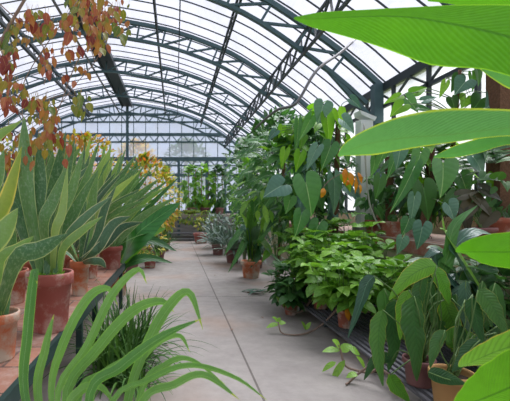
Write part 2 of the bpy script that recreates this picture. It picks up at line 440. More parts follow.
# arched frames, each one a truss
FY = [YE-3.215*k for k in range(8)]
for i, y in enumerate(FY):
    mb = MB(); dep = .46
    hw = .075
    us = [-UE+2*UE*k/36 for k in range(37)]
    for k in range(36):
        mb.bar(roofp(us[k], y), roofp(us[k+1], y), .1, .1)
        mb.bar(roofp(us[k], y, -dep), roofp(us[k+1], y, -dep), .1, .075)
    for k in range(2, 35, 2):
        mb.bar(roofp(us[k], y), roofp(us[k], y, -dep), .05)
        if k < 34:
            a, b = (us[k], us[k+2]) if us[k] < 0 else (us[k], us[k+2])
            mb.bar(roofp(a, y, 0 if us[k] < 0 else -dep), roofp(b, y, -dep if us[k] < 0 else 0), .05)
    if i == 0:
        pass
    for x in (XR-.1, XL+.1):
        mb.box((x-.09, y-.09, 0), (x+.09, y+.09, ZE+.05))
    # knee brace at the eaves
    mb.bar(roofp(6.65, y, -.1), V((XR-.12, y, ZE-.9)), .06); mb.bar(roofp(-6.65, y, -.1), V((XL+.12, y, ZE-.9)), .06)
    mb.bar(roofp(5.9, y, -dep), V((XR-.12, y, ZE-.75)), .08); mb.bar(roofp(-5.9, y, -dep), V((XL+.12, y, ZE-.75)), .08)
    struct('trim_%d' % (i+1), mb, M['steel'], 'arched grey-green steel roof truss')
# lengthwise girders
gi = 9
for u, dep, w in ((-3.85, .3, .06), (-2.0, .3, .1), (2.0, .2, .05), (3.85, .24, .05), (5.2, .55, .05), (-5.2, .55, .05)):
    mb = MB()
    p0 = roofp(u, 0, -.02); p1 = p0-V((0 if abs(u) < 5 else .1*(1 if u > 0 else -1), 0, dep))
    for off in ((0, 0), ):
        mb.bar((p0.x, YB, p0.z), (p0.x, YE, p0.z), w, w); mb.bar((p1.x, YB, p1.z), (p1.x, YE, p1.z), w, w)
    y = YE; q = 3.215/8; tog = 0
    while y-q > YB:
        a, b = (p0, p1) if tog else (p1, p0)
        mb.bar((a.x, y, a.z), (b.x, y-q, b.z), .028 if abs(u) < 5 else .038); y -= q; tog = 1-tog
    struct('trim_%d' % gi, mb, M['steel_dark'], 'lengthwise lattice girder under the roof'); gi += 1
struct('trim_19', MB().bar((.12, YB, roofz(2.62)-.1), (.12, YE, roofz(2.62)-.1), .03), M['steel_dark'], 'thin rod under the roof')
# ridge walkway and pipe
rz = roofz(0)
mb = MB().box((X0-.26, YB, rz-.13), (X0+.26, YE, rz-.05))
mb.box((X0-.28, YB, rz-.2), (X0-.22, YE, rz-.02)).box((X0+.22, YB, rz-.2), (X0+.28, YE, rz-.02))
struct('trim_21', mb, M['steel_dark'], 'dark ridge beam under the roof crown')
struct('trim_22', MB().tube([(X0-.42, YB, rz-.45), (X0-.42, YE-.1, rz-.45)], .035, 8), M['cable'], 'grey pipe along the ridge')
# end wall
def ez(y): return 1.5+(207-y)*YE/400
mb = MB()
def inside(x0, x1, z, th, dep=.06):
    mb.box((x0, YE-dep, z-th/2), (x1, YE+dep, z+th/2))
def halfspan(z):
    lo, hi = 0, UE
    if z < roofz(UE): return UE
    for _ in range(30):
        m_ = (lo+hi)/2
        if roofz(m_) > z: lo = m_
        else: hi = m_
    return lo
for z, th in ((ez(114.5), .1), (ez(122), .07), (ez(134.5), .14), (ez(142), .07), (ez(159), .2), (ez(175), .13), (ez(165.5), .05), (1.25, .1)):
    h = halfspan(z); inside(X0-h, X0+h, z, th)
for za, zb in ((ez(122), ez(114.5)), (ez(142), ez(134.5)), (ez(165.5), ez(159))):
    h = halfspan(zb); x = X0-h+.1; tog = 0
    while x < X0+h-.3:
        a, b = (za, zb) if tog else (zb, za)
        mb.bar((x, YE-.04, a), (x+.3, YE-.04, b), .045); x += .3; tog = 1-tog
x = X0-6.6; k = 0
while x < X0+6.9:
    zt = roofz(x-X0); mb.box((x-.017, YE-.03, 1.2), (x+.017, YE+.02, zt)); x += .63; k += 1
for x in (-8, -5.4, X0, .2, 1.68, 2.63):
    zt = roofz(x-X0); mb.box((x-.07, YE-.07, 0), (x+.07, YE+.05, zt if x == X0 else ez(159)))
struct('trim_23', mb, M['steel'], 'steel framing of the end wall')
mb = MB()
for u in US: mb.vert((X0+u, YE+.04, 1.2))
for u in US: mb.vert((X0+u, YE+.04, roofz(u)+.15))
for k in range(28): mb.f.append((k, k+1, k+30, k+29))
struct('window_3', mb, M['endglass'], 'frosted panes filling the end wall')

# ------------------------------------------------------------------ leaf shapes
def prof(kind, n):
    o = []
    for k in range(n+1):
        t = k/n
        if kind == 'snake': w = (.62+.55*min(t/.45, 1)**.8 - .17) * (1-max(0, (t-.55)/.45)**2.0)
        elif kind == 'ovate': w = math.sin(PI*t**.75)**.85 if 0 < t < 1 else 0
        elif kind == 'lance': w = (math.sin(PI*min(t*1.25, 1)**.9 if t < .4 else PI*(.5+.5*((t-.4)/.6)**1.25)))
        elif kind == 'strap': w = (.55+.45*min(t/.4, 1))*(1-max(0, (t-.5)/.5)**2.2)
        elif kind == 'paddle': w = math.sin(PI*t**.65)**.7 if 0 < t < 1 else .06
        elif kind == 'grass': w = (1-t**2)*.95+.05
        o.append(max(w, .015))
    return o
def arc(base, d, L, droop, n):
    """centre-line starting in direction d, bending towards the ground"""
    p = V(base); d = V(d).normalized(); pts = [p.copy()]
    for k in range(n):
        d = (d+V((0, 0, -droop/n*(.4+1.2*k/n)))).normalized()
        p = p+d*(L/n); pts.append(p.copy())
    return pts
def spline(P, n):
    P = [V(p) for p in P]; Q = [P[0]*2-P[1]]+P+[P[-1]*2-P[-2]]; o = []
    m = len(P)-1
    for i in range(n+1):
        t = i/n*m; k = min(int(t), m-1); f = t-k
        a, b, c, d = Q[k], Q[k+1], Q[k+2], Q[k+3]
        o.append(.5*((2*b)+(c-a)*f+(2*a-5*b+4*c-d)*f*f+(3*b-a-3*c+d)*f**3))
    return o
def rnd(a, b): return a+(b-a)*R.random()
def rdir(el0=0, el1=PI/2):
    a = rnd(0, 2*PI); e = rnd(el0, el1)
    return V((math.cos(a)*math.cos(e), math.sin(a)*math.cos(e), math.sin(e)))

def pot_parts(root, c, r, h, mat, rim=.2, taper=.72, soil=True):
    c = V(c)
    rh = h*rim; rw = r*.08
    pr = [(r*taper, 0), (r*(taper+.02), .01), (r*(taper+(.92-taper)*(1-rim)), h-rh), (r*.93+rw*0, h-rh), (r, h-rh+.004), (r*1.0, h-.012), (r*.985, h), (r*.9, h), (r*.88, h-.02), (r*.84, h-.07*min(1, h/.25))]
    # build outside and the inner lip
    o = MB().lathe(c, pr, 32).build('pot', mat, root)
    if soil: MB().lathe(c, [(r*.87, h-.05*min(1, h/.25)), (r*.6, h-.035*min(1, h/.25)), (r*.1, h-.03*min(1, h/.25))], 24).build('soil', M['soil'], root)
    return o

def leaf_part(root, P, wpx, D, mat, kind='snake', n=12, t=None, fold=.35, up=None, roll=0, wave=0, cross=2, name='leaf', stalk=None, curl=0, label=None):
    """P: list of points; wpx: greatest width as seen (pixels at distance D)"""
    pts = spline(P, n) if len(P) > 2 else spline([P[0], (V(P[0])+V(P[1]))/2, P[1]], n)
    hw = [w*wpx*D/400/2 for w in prof(kind, n)]
    mb = MB(); mb.blade(pts, hw, up or V((0, 1, .35)), rnd(0, 1) if t is None else t, fold, cross, None, roll, wave, curl)
    o = mb.build(name, mat, root)
    if stalk: MB().tube(spline(stalk, 6), .006*D/3, 5, .0045*D/3).build('leaf_stalk', M['stem'], o)
    if label: o['label'] = label
    return o

def rosette(root, base, n, L, w, mat, kind='snake', el=(.7, 1.45), droop=.25, fold=.35, cx=1, az=None, seg=9, split=True, name='leaf', spread=.06, lv=.25, tw=.4):
    mb = None if split else MB()
    for k in range(n):
        a = rnd(*az) if az else 2*PI*(k+.4*R.random())/n*1.0
        e = rnd(*el)
        d = V((math.cos(a)*math.cos(e), math.sin(a)*math.cos(e), math.sin(e)))
        l = L*rnd(1-lv, 1+lv*.5)
        b = V(base)+V((math.cos(a), math.sin(a), 0))*rnd(0, spread)
        pts = arc(b, d, l, droop*rnd(.5, 1.6), seg)
        hw = [q*w/2*rnd(.95, 1.05) for q in prof(kind, seg)]
        m_ = MB() if split else mb
        m_.blade(pts, hw, V((-math.cos(a)*.8, -math.sin(a)*.8, .5)) if e > .9 else V((0, 0, 1)), rnd(0, 1), fold, cx, None, rnd(-tw, tw), 0, rnd(-.3, .3))
        if split: m_.build(name, mat if not isinstance(mat, list) else R.choice(mat), root)
    if not split: return mb.build(name, mat, root)

def foliage(root, c, rad, n, L, W, mat, kind='ovate', name='foliage', outward=.7, droop=.6, seg=5, shell=.45, hearts=False, base=None, stems=6, stemr=.006, up=.2, tint=(0, 1), stemmat=None):
    c = V(c); mb = MB(); sm = MB()
    base = V(base) if base is not None else c-V((0, 0, rad[2]))
    ends = []
    for k in range(stems):
        d = rdir(-.2, 1.3)
        e = c+V((d.x*rad[0], d.y*rad[1], d.z*rad[2]))*rnd(.55, .85)
        mid = base*.5+e*.5+V((rnd(-.1, .1)*rad[0], rnd(-.1, .1)*rad[1], rad[2]*.15))
        ps = spline([base+V((rnd(-.03, .03), rnd(-.03, .03), 0)), mid, e], 8)
        ends.append(ps); sm.tube(ps, stemr, 5, stemr*.4)
    for k in range(n):
        d = rdir(-1.35, PI/2)
        r = rnd(shell, 1)**.5
        p = c+V((d.x*rad[0], d.y*rad[1], d.z*rad[2]))*r
        dd = (d*outward+V((rnd(-1, 1), rnd(-1, 1), rnd(-.9, .6)+up))*.7).normalized()
        l = L*rnd(.6, 1.2); w = W*rnd(.7, 1.15)
        t = rnd(*tint)
        if hearts: mb.heart(p, dd-V((0, 0, .6)), V((rnd(-.5, .5), -.6, .9)), l, w, t, .3, .2)
        else:
            pts = arc(p, dd, l, droop, seg)
            mb.blade(pts, [q*w/2 for q in prof(kind, seg)], V((rnd(-.4, .4), rnd(-.5, .2), 1)), t, .3, 1)
    if stems: sm.build('stem', stemmat or M['stem'], root)
    return mb.build(name, mat, root)

# ------------------------------------------------------------------ LEFT: bench
BX0, BX1, BY0, BY1, BZ = -2.35, -.77, 1.3, 6.15, .63
bench = thing('staging_bench', 'long dark green iron bench topped with worn reddish tiles, left of the path', 'bench', ((BX0+BX1)/2, (BY0+BY1)/2, 0))
MB().box((BX0, BY0, BZ-.05), (BX1-.03, BY1, BZ)).build('tabletop', M['benchtile'], bench, False)
mb = MB().box((BX1-.03, BY0, BZ-.085), (BX1, BY1, BZ+.004)).box((BX0-.03, BY0, BZ-.085), (BX0, BY1, BZ+.004))
mb.box((BX0, BY1, BZ-.085), (BX1, BY1+.03, BZ+.004))
for y in (BY0+.1, 3.35, 4.0, BY1-.1): mb.box((BX0, y-.02, BZ-.1), (BX1-.03, y+.02, BZ-.05))
mb.build('edge_rail', M['green_iron'], bench, False)
for y in (1.6, 3.35, 4.0, 5.9):
    for x in (BX1-.03, BX0+.03):
        MB().box((x-.025, y-.025, 0), (x+.025, y+.025, BZ-.086)).build('leg', M['green_iron'], bench, False)

def P_(D, *pp): return [at(x, y, D+(q[0] if q else 0)) for (x, y, *q) in pp]

# pot 1 big snake plant
def potted(name, label, cat, c, r, h, mat, group=None, **k):
    t = thing(name, label, cat, c, group); pot_parts(t, c, r, h, mat, **k); return t
c1 = V(((50-175)*2.85/400, 2.85, BZ))
t = potted('potted_snake_plant', 'tall upright snake plant in the biggest reddish terracotta pot on the left bench', 'potted plant', c1, .165, .41, M['terra_red'])
SN = M['snake']; SV = M['snake_var']; SY = M['snake_yel']; SL = M['snake_lit']
z1 = c1+V((0, 0, .38))
def snake(root, base, D, pts, w, mat=SN, **k):
    d0 = base.y
    P = [base]+[at(x, y, D) for (x, y) in pts]
    return leaf_part(root, P, w, D, mat, 'snake', 12, fold=.45, up=V((rnd(-.5, .5), 1, .2)), **k)
for bx, D, pts, w, m_ in (
    (-.05, 2.75, [(28, 200), (25, 160), (24, 116)], 16, SN),
    (-.02, 2.8, [(38, 215), (40, 180), (38, 134)], 14, SN),
    (-.01, 2.95, [(50, 210), (56, 175), (66, 131)], 13, SN),
    (.03, 2.9, [(55, 215), (64, 180), (75, 138)], 13, SN),
    (.0, 2.7, [(42, 225), (52, 200), (70, 160)], 15, SN),
    (.04, 2.75, [(58, 225), (72, 190), (84, 148)], 11, SN),
    (.05, 2.85, [(64, 235), (78, 205), (99, 168)], 12, SN),
    (.05, 3.0, [(68, 228), (80, 196), (96, 150)], 12, SN),
    (-.08, 2.9, [(18, 215), (10, 180), (5, 150)], 15, SN),
    (-.06, 3.0, [(30, 225), (14, 190), (12, 160)], 14, SN),
    (.02, 2.65, [(55, 232), (62, 212), (68, 165)], 9, SL),
    (-.03, 3.05, [(36, 220), (48, 180), (53, 150)], 14, SN),
    (.06, 2.8, [(66, 240), (88, 215), (112, 196)], 9, SV),
    (.07, 2.7, [(62, 250), (80, 232), (103, 216)], 9, SL),
):
    snake(t, z1+V((bx, rnd(-.06, .06), 0)), D, pts, w, m_)
mb = MB()
for k in range(60):
    p = z1+V((rnd(-.12, .12), rnd(-.14, -.02), .0)); mb.blade(arc(p, rdir(.3, 1.4), .05, .8, 3), [.004, .012, .009, .002], t=rnd(.5, 1), cross=1)
mb.build('moss', M['bush'], t)

c2 = V(((-1-175)*2.3/400, 2.3, BZ))
t = potted('potted_snake_plant', 'snake plant with yellowing leaves in the small terracotta pot cut by the left edge', 'potted plant', c2, .115, .27, M['terra_orange'])
z2 = c2+V((0, 0, .24))
for bx, D, pts, w, m_ in (
    (-.02, 2.25, [(-10, 235), (5, 200), (22, 146)], 17, SY),
    (.0, 1.95, [(15, 262), (40, 250), (68, 233)], 19, SN),
    (-.03, 2.1, [(-15, 260), (2, 232), (18, 208)], 22, SL),
    (.02, 2.1, [(0, 262), (18, 248), (34, 236)], 10, SL),
    (-.04, 2.3, [(-30, 190), (-12, 145), (23, 120)], 13, SL),
    (-.05, 2.4, [(-20, 210), (-6, 180), (4, 150)], 18, SN),
    (.03, 2.4, [(8, 270), (10, 235), (2, 190)], 14, SN),
    (-.02, 2.5, [(0, 240), (-2, 200), (-12, 160)], 18, SN),
):
    snake(t, z2+V((bx, rnd(-.04, .04), 0)), D, pts, w, m_)

def snakepot(px, ybase, rr, h, label, leaves, matp, zb=BZ, n_extra=6, L=.55, emat=SV):
    D = (1.5-zb)*400/(ybase-207); D += rr
    c = V(((px-175)*D/400, D, zb))
    t = potted('potted_snake_plant', label, 'potted plant', c, rr, h, matp)
    for pts, dd, w, m_ in leaves:
        snake(t, c+V((rnd(-.4, .4)*rr, rnd(-.4, .4)*rr, h-.03)), D+dd, pts, w, m_)
    if n_extra: rosette(t, c+V((0, 0, h-.03)), n_extra, L, .055, [emat, SN], 'snake', (.5, 1.3), .3, .45, 2, spread=rr*.5)
    return t
snakepot(80, 297, .1, .34, 'snake plant with cream-edged leaves in orange-rimmed pot just right of the biggest pot', [
    ([(96, 250), (112, 225), (131, 216)], -.2, 11, SV), ([(90, 262), (100, 262), (106, 268)], -.3, 9, SV),
    ([(88, 235), (92, 200), (98, 168)], 0, 10, SN), ([(84, 230), (82, 190), (84, 158)], 0, 10, SN),
    ([(95, 240), (104, 210), (116, 186)], 0, 9, SV), ([(92, 255), (100, 246), (104, 240)], -.2, 9, SV)], M['terra_orange'])
snakepot(91, 279, .1, .3, 'cream-edged snake plant in a pale stained pot, half hidden third along the bench', [
    ([(105, 245), (122, 228), (143, 222)], -.2, 9, SV), ([(100, 225), (112, 190), (137, 154)], 0, 10, SN),
    ([(98, 230), (104, 195), (112, 168)], 0, 9, SV), ([(108, 240), (122, 215), (146, 196)], .1, 8, SV)], M['terracotta'], n_extra=7)
snakepot(112, 270, .15, .32, 'snake plant leaning over the path in the rust-red pot near the far bench end', [
    ([(118, 225), (135, 200), (160, 178)], 0, 9, SN), ([(120, 230), (140, 205), (168, 186)], .1, 8, SL), ([(114, 220), (124, 185), (140, 165)], .3, 9, SN),
    ([(124, 235), (145, 215), (178, 196)], 0, 8, SN), ([(110, 220), (106, 190), (104, 160)], .3, 10, SN)], M['terra_red'], n_extra=10, L=.8, emat=SN)
for (x, y_, lab) in ((-1.75, 3.2, 'dense snake plant at the back of the left bench behind the biggest pot'), (-1.6, 4.4, 'dense snake plant behind the cream-edged ones on the left bench'), (-1.75, 5.5, 'dense snake plant at the far back corner of the left bench')):
    t = potted('potted_snake_plant', lab, 'potted plant', (x, y_, BZ), .17, .3, M['terracotta'])
    rosette(t, (x, y_, BZ+.27), 16, .85, .055, [SN, SN, SV], 'snake', (.7, 1.45), .2, .45, 2, spread=.12)

def fan(name, lab, base, r, h, potmat, n, D, xs, ys, xt, yt, w, mats):
    """snake plant whose leaves fan out towards the path"""
    t = potted(name, lab, 'potted plant', base, r, h, M[potmat])
    z = V(base)+V((0, 0, h-.03))
    for k in range(n):
        f = (k+.5)/n
        tip = (xs+(xt-xs)*f+rnd(-5, 5), ys+(yt-ys)*f**1.4+rnd(-9, 16))
        D_ = D+rnd(-.35, .35)
        bp = z+V((rnd(-.5, .5)*r, rnd(-.6, .6)*r, 0)); tp = at(tip[0], tip[1], D_)
        mid = bp*.5+tp*.5+V((0, 0, (tp-bp).length*.09))
        leaf_part(t, [bp, mid, tp], w*rnd(.75, 1.15), D_, M[R.choice(mats)] if isinstance(mats[0], str) else R.choice(mats), 'snake', 12, fold=.45, up=V((rnd(-.6, .6), 1, .3)))
    return t
fan('potted_snake_plant', 'snake plant with long leaves fanning toward the path, behind the cream-edged ones', (-1.3, 4.9, BZ), .17, .3, 'terracotta', 24, 4.7, 72, 135, 150, 196, 7, [SN, SN, SL, SV])
fan('potted_snake_plant', 'snake plant with narrow leaves leaning far over the path at the bench end', (-1.15, 5.9, BZ), .16, .3, 'terra_orange', 20, 6.0, 98, 145, 160, 184, 6, [SN, SN, SL])
fan('potted_snake_plant', 'crowded snake plant in the pot between the biggest pot and the bench back', (-1.5, 3.65, BZ), .16, .3, 'terracotta', 17, 3.5, 18, 150, 92, 150, 10, [SN, SN, SV])
# broad-leaved plant at the end of the bench
c = V((-.98, 8.1-1.25, 0)); D = c.y
t = potted('potted_aspidistra', 'broad dark ribbed leaves arching from an orange pot on the floor at the bench end', 'potted plant', c, .18, .36, M['terra_orange'])
zb = c+V((0, 0, .33))
for pts, dd, w, m_ in (([(133, 240), (152, 222), (180, 203)], -.95, 27, 'broad_lit'), ([(130, 250), (150, 240), (176, 251)], -.8, 13, 'broad'), ([(132, 262), (150, 258), (172, 263)], -.6, 10, 'broad'),
    ([(128, 235), (140, 205), (168, 180)], 0, 11, 'broad'), ([(130, 238), (145, 212), (180, 176)], .1, 9, 'broad'), ([(122, 230), (130, 200), (150, 172)], .2, 10, 'broad'), ([(118, 240), (110, 215), (112, 190)], .2, 11, 'broad'), ([(126, 230), (135, 195), (137, 158)], .2, 10, 'broad'), ([(135, 248), (150, 235), (166, 228)], -.3, 14, 'lily_bright')):
    leaf_part(t, [zb]+[at(x, y, D+dd) for x, y in pts], w, D, M[m_], 'paddle', 12, fold=.25, up=V((.1, -1, .75)))
rosette(t, zb, 14, .75, .09, M['broad'], 'lance', (.5, 1.3), .5, .3, 2, spread=.1)

# dark grass clump on the floor under the bench edge
c = V((-.48, 3.85, 0))
t = thing('grass_clump', 'dark arching grass clump growing on the floor beside the left bench', 'plant', c)
mb = MB()
for k in range(400):
    a = rnd(0, 2*PI); e = rnd(.5, 1.5); b = c+V((rnd(-.2, .18), rnd(-.55, .4), 0))
    l = rnd(.35, .85)
    mb.blade(arc(b, V((math.cos(a)*math.cos(e), math.sin(a)*math.cos(e), math.sin(e))), l, rnd(.8, 2.2), 8), [q*.013 for q in prof('grass', 8)], t=rnd(0, 1), fold=.4, cross=1)
mb.build('foliage', M['grass'], t)
sm = MB()
for k in range(24):
    a = rnd(0, 2*PI); sm.tube([c+V((rnd(-.14, .14), rnd(-.2, .2), 0)), c+V((math.cos(a)*.16, math.sin(a)*.2, .14))], .01, 5, .006)
sm.build('stem', M['grass'], t)
c = V((-.28, 3.3, 0))
t = thing('grass_clump', 'small low tuft of grass at the foot of the strap leaves, lower edge', 'plant', c)
rosette(t, c, 30, .34, .018, M['grass'], 'grass', (.5, 1.4), 1.2, .4, 1, split=False, name='foliage', spread=.08)

# foreground strap-leaved plant
c = V((-.22, 1.25, 0))
t = potted('potted_amaryllis', 'long bright strap leaves arching up across the lower left foreground', 'potted plant', c, .2, .55, M['terracotta'])
zb = c+V((0, 0, .52)); ST = M['strap']
def strap(D, pts, w, b=0, fold=.7, up=None, tt=None):
    P = [at(x, y, D+(i*.0)) for i, (x, y) in enumerate(pts)]
    bx = zb+V((b, rnd(-.05, .05), 0))
    leaf_part(t, [bx]+P, w*.86, D, ST, 'strap', 22, fold=fold, up=up or V((rnd(-.3, .3), 1, .3)), t=tt)
strap(1.3, [(25, 401), (27, 335), (34, 273), (37, 284)], 12, -.12)
strap(1.35, [(38, 401), (45, 350), (54, 314)], 10, -.12)
strap(1.42, [(50, 401), (62, 345), (86, 300), (107, 289), (118, 306)], 11, -.1)
strap(1.36, [(56, 401), (86, 348), (111, 296), (137, 270), (147, 284)], 10, -.08)
strap(1.3, [(66, 401), (98, 350), (132, 313), (160, 302), (174, 312)], 14, -.06)
strap(1.28, [(128, 401), (150, 340), (172, 304), (190, 294), (203, 330)], 13, .02)
strap(1.15, [(88, 401), (120, 368), (160, 338), (203, 318)], 13, -.02)
strap(1.25, [(78, 401), (105, 372), (140, 350)], 8, -.05)
strap(1.2, [(140, 395), (165, 366), (190, 360), (226, 385)], 8, .04)
strap(1.15, [(110, 410), (150, 380), (190, 366), (235, 378), (268, 401)], 8, .05)
strap(1.1, [(140, 410), (175, 386), (205, 376), (240, 400)], 12, .08)
strap(1.3, [(130, 390), (150, 350), (178, 336), (190, 352)], 8, .03)
strap(1.2, [(70, 420), (80, 392), (100, 388), (115, 405)], 12, -.02)

# ------------------------------------------------------------------ vine with autumn leaves
t = thing('climbing_vine', 'climbing vine with orange, red and olive autumn leaves hanging from the roof at upper left', 'vine', (-1.9, 3.0, 0))
sm = MB()
def stem(D, pts, r=.005, dd=0):
    sm.tube(spline([at(x, y, D+dd*i) for i, (x, y) in enumerate(pts)], 22), r, 5, r*.6)
sm.tube(spline([(-1.95, 3.0, 0), (-1.85, 3.05, .9), (-1.75, 3.0, 2), at(-10, 60, 2.9), at(40, -20, 2.9), at(85, -30, 3.0), at(100, -120, 3.0), (-.66, 3.3, roofz(2.07)-.2)], 40), .012, 6)
stem(2.9, [(85, -30), (80, 10), (88, 40), (95, 62)]); stem(2.9, [(60, -30), (112, 5), (120, 30)]); stem(2.9, [(-10, -5), (20, 20), (60, 30), (88, 18)])
stem(3.1, [(100, 35), (78, 60), (62, 100), (50, 135), (46, 165)], .005); stem(3.0, [(78, 0), (30, 70), (22, 100), (25, 150), (20, 200)], .004)
stem(2.9, [(-10, 30), (5, 60), (12, 100), (30, 125)]); stem(2.9, [(30, 20), (48, 60), (44, 85)]); stem(3.3, [(112, 30), (95, 62), (75, 85), (50, 120), (40, 150)], .004)
stem(3.0, [(45, 100), (70, 95), (84, 108)], .003); stem(3.0, [(20, 150), (8, 180), (15, 220)], .006)
sm.build('stem', M['twig'], t)
mb = MB()
CL = [(80, 8, 12, 12, 15, .1, .7), (95, 8, 14, 10, 15, .4, 1), (112, 16, 15, 16, 16, .2, .9), (96, 28, 12, 12, 22, .2, 1), (98, 45, 8, 9, 12, .3, 1), (122, 28, 7, 12, 7, .1, .6), (35, 22, 16, 8, 15, .3, .95), (24, 34, 14, 8, 14, .1, .6),
      (48, 33, 14, 6, 10, .3, .9), (70, 26, 8, 8, 11, .3, .9), (72, 45, 10, 10, 6, .5, 1), (6, 45, 9, 12, 9, .1, .5), (6, 60, 9, 9, 9, .7, 1), (47, 62, 7, 11, 9, .5, .95), (10, 75, 8, 10, 9, .3, 1), (12, 92, 13, 9, 16, .3, .8), (8, 107, 8, 6, 6, .7, 1),
      (42, 110, 13, 12, 20, .15, .7), (52, 122, 9, 9, 8, .5, .9), (82, 106, 8, 9, 10, .15, .4), (32, 102, 8, 4, 3, .8, 1), (55, 137, 9, 6, 7, .5, 1), (38, 142, 16, 10, 15, .15, .7), (8, 145, 10, 14, 10, .3, 1), (20, 165, 20, 14, 16, .3, 1), (75, 75, 14, 8, 4, .5, 1), (60, 150, 20, 12, 12, .2, .9)]
for (cx, cy, rx, ry, n, t0, t1) in CL:
    for k in range(int(n*1.8)):
        D = rnd(2.5, 3.7); a = rnd(0, 2*PI); q = R.random()**.5*1.25
        p = at(cx+rx*q*math.cos(a), cy+ry*q*math.sin(a)-4, D)
        l = rnd(.05, .1); w = l*rnd(.42, .62)
        d = V((rnd(-.5, .5), rnd(-.6, .3), -1)).normalized()
        az = rnd(0, 2*PI)
        mb.blade(arc(p, d, l, .2, 6), [x*w/2 for x in prof('ovate', 6)], V((math.cos(az)*.6, -1, .3)), rnd(t0, t1), .3, 2, wave=.15)
        mb.tube([p, p-d*.03+V((0, 0, .015))], .0015, 4)
mb.build('foliage', M['autumn'], t)

# ------------------------------------------------------------------ LEFT background
def shrub(name, label, c, rad, n, L, W, mat, potr=.2, poth=.35, cat='potted plant', potmat='terracotta', zb=0, group=None, **k):
    c = V(c); b = V((c.x, c.y, zb))
    t = potted(name, label, cat, b, potr, poth, M[potmat], group)
    foliage(t, c, rad, n, L, W, M[mat], base=b+V((0, 0, poth-.04)), **k)
    return t
shrub('potted_shrub', 'airy shrub with yellow and orange leaves left of the path, midway to the end wall', (-.85, 11.3, 1.75), (.75, .8, 1.2), 620, .2, .1, 'autumn_y', stems=9, stemr=.01)
shrub('potted_shrub', 'orange and red leaved shrub glimpsed behind the snake plants', (-2.2, 9.8, 2.1), (.95, .9, 1.2), 620, .18, .1, 'autumn_y', stems=9, stemr=.01, tint=(.3, 1))
shrub('potted_shrub', 'tall olive and orange shrub behind the left bench, near the picture edge', (-4.2, 8.3, 2.0), (1.3, .9, 1.15), 620, .14, .08, 'autumn_y', stems=9, stemr=.01, tint=(.0, .9))
shrub('potted_shrub', 'yellow-leaved shrub beyond the broad-leaved plant, reaching over the path', (-.35, 14.8, 1.75), (.55, .7, 1.15), 420, .24, .13, 'autumn_y', stems=8, stemr=.01, tint=(.2, .8))
shrub('potted_shrub', 'dense green shrub with small leaves behind the left bench', (-3.2, 6.6, 1.3), (.9, .8, .75), 420, .13, .06, 'bush_dark', stems=9, stemr=.01)
shrub('potted_shrub', 'low yellow-tipped bush in a red pot beside the path on the left', (-.62, 9.9, .62), (.42, .5, .33), 170, .15, .07, 'autumn_y', potr=.17, poth=.3, potmat='terra_red', tint=(.0, .75))
for (x, y, L_, lab, n_) in ((-.45, 11.0, .75, 'dark spiky grass-like plant in a low pot on the left path edge', 70), (-.35, 13.6, .7, 'dark spiky tuft in a pot nearest the far bench on the left', 60), (-1.0, 9.2, .85, 'dark spiky plant crowded behind the red pot on the left', 60)):
    t = potted('potted_grass', lab, 'potted plant', (x, y, 0), .18, .28, M['terra_dark'])
    rosette(t, (x, y, .26), n_, L_, .022, M['grass'], 'grass', (.5, 1.45), 1.0, .4, 1, split=False, name='foliage', spread=.14)

# far bench with slabs
fb = thing('tiered_bench', 'grey slatted tiered bench across the far end of the path', 'bench', (.7, 18.9, 0))
MB().box((-2.2, 18.3, 1.05), (3.0, 19.6, 1.17)).build('tabletop', M['ledge'], fb, False)
mb = MB()
for z in (.12, .32, .52, .72, .92): mb.box((-2.1, 18.32+(.0), z-.05), (2.9, 18.38, z+.05))
mb.build('front_slats', M['greystone'], fb, False)
MB().box((-.3, 17.6, .3), (2.2, 18.2, .36)).build('step', M['tray'], fb, False)
for x in (-.2, 2.1): MB().box((x-.04, 17.7, 0), (x+.04, 18.2, .3)).build('step_leg', M['green_iron'], fb, False)
for x in (-2.1, -.4, 1.2, 2.8):
    for y in (18.42, 19.5): MB().box((x-.04, y-.04, 0), (x+.04, y+.04, 1.05)).build('leg', M['green_iron'], fb, False)
t = potted('potted_seedling', 'small yellow-green plant in a small brown pot at the far end of the path', 'potted plant', at(201, 207, 16.6)*1+V((0, 0, -1.5)), .33, .42, M['terra_red'])
foliage(t, at(201, 224, 16.6), (.22, .2, .2), 40, .16, .07, M['autumn_y'], base=at(201, 232, 16.6), stems=4, tint=(.2, .6))
# climbers on stakes on the far bench
for i, (px, w, lab) in enumerate(((192, 0, 'climber on wooden stakes at the left of the far bench'), (205, 0, 'climber on wooden stakes in the middle of the far bench'), (219, 0, 'climber with large dark leaves on stakes at the right of the far bench'))):
    D = 18.8; x = (px-175)*D/400; b = V((x, D, 1.17))
    t = potted('potted_climber', lab, 'potted plant', b, .25, .3, M['terra_dark'], 'climbers on the far bench')
    for sx in (-.16, .16): MB().tube([b+V((sx, 0, .25)), b+V((sx, 0, 2.1))], .02, 6).build('stake', M['bamboo'], t)
    foliage(t, b+V((0, 0, 1.2)), (.5, .3, 1.15), 115, .34, .22, M['bush_dark' if i == 2 else 'philo_lime' if i == 1 else 'bush'], base=b+V((0, 0, .27)), hearts=True, stems=6, stemr=.012)
t = potted('trailing_plant', 'yellow-green trailing plant spilling over the front of the far bench', 'potted plant', (.55, 18.55, 1.17), .2, .2, M['terra_dark'])
foliage(t, (.85, 18.2, 1.05), (1.1, .25, .3), 150, .22, .13, M['autumn_y'], base=(.55, 18.55, 1.32), tint=(.05, .55), stems=6, hearts=True)

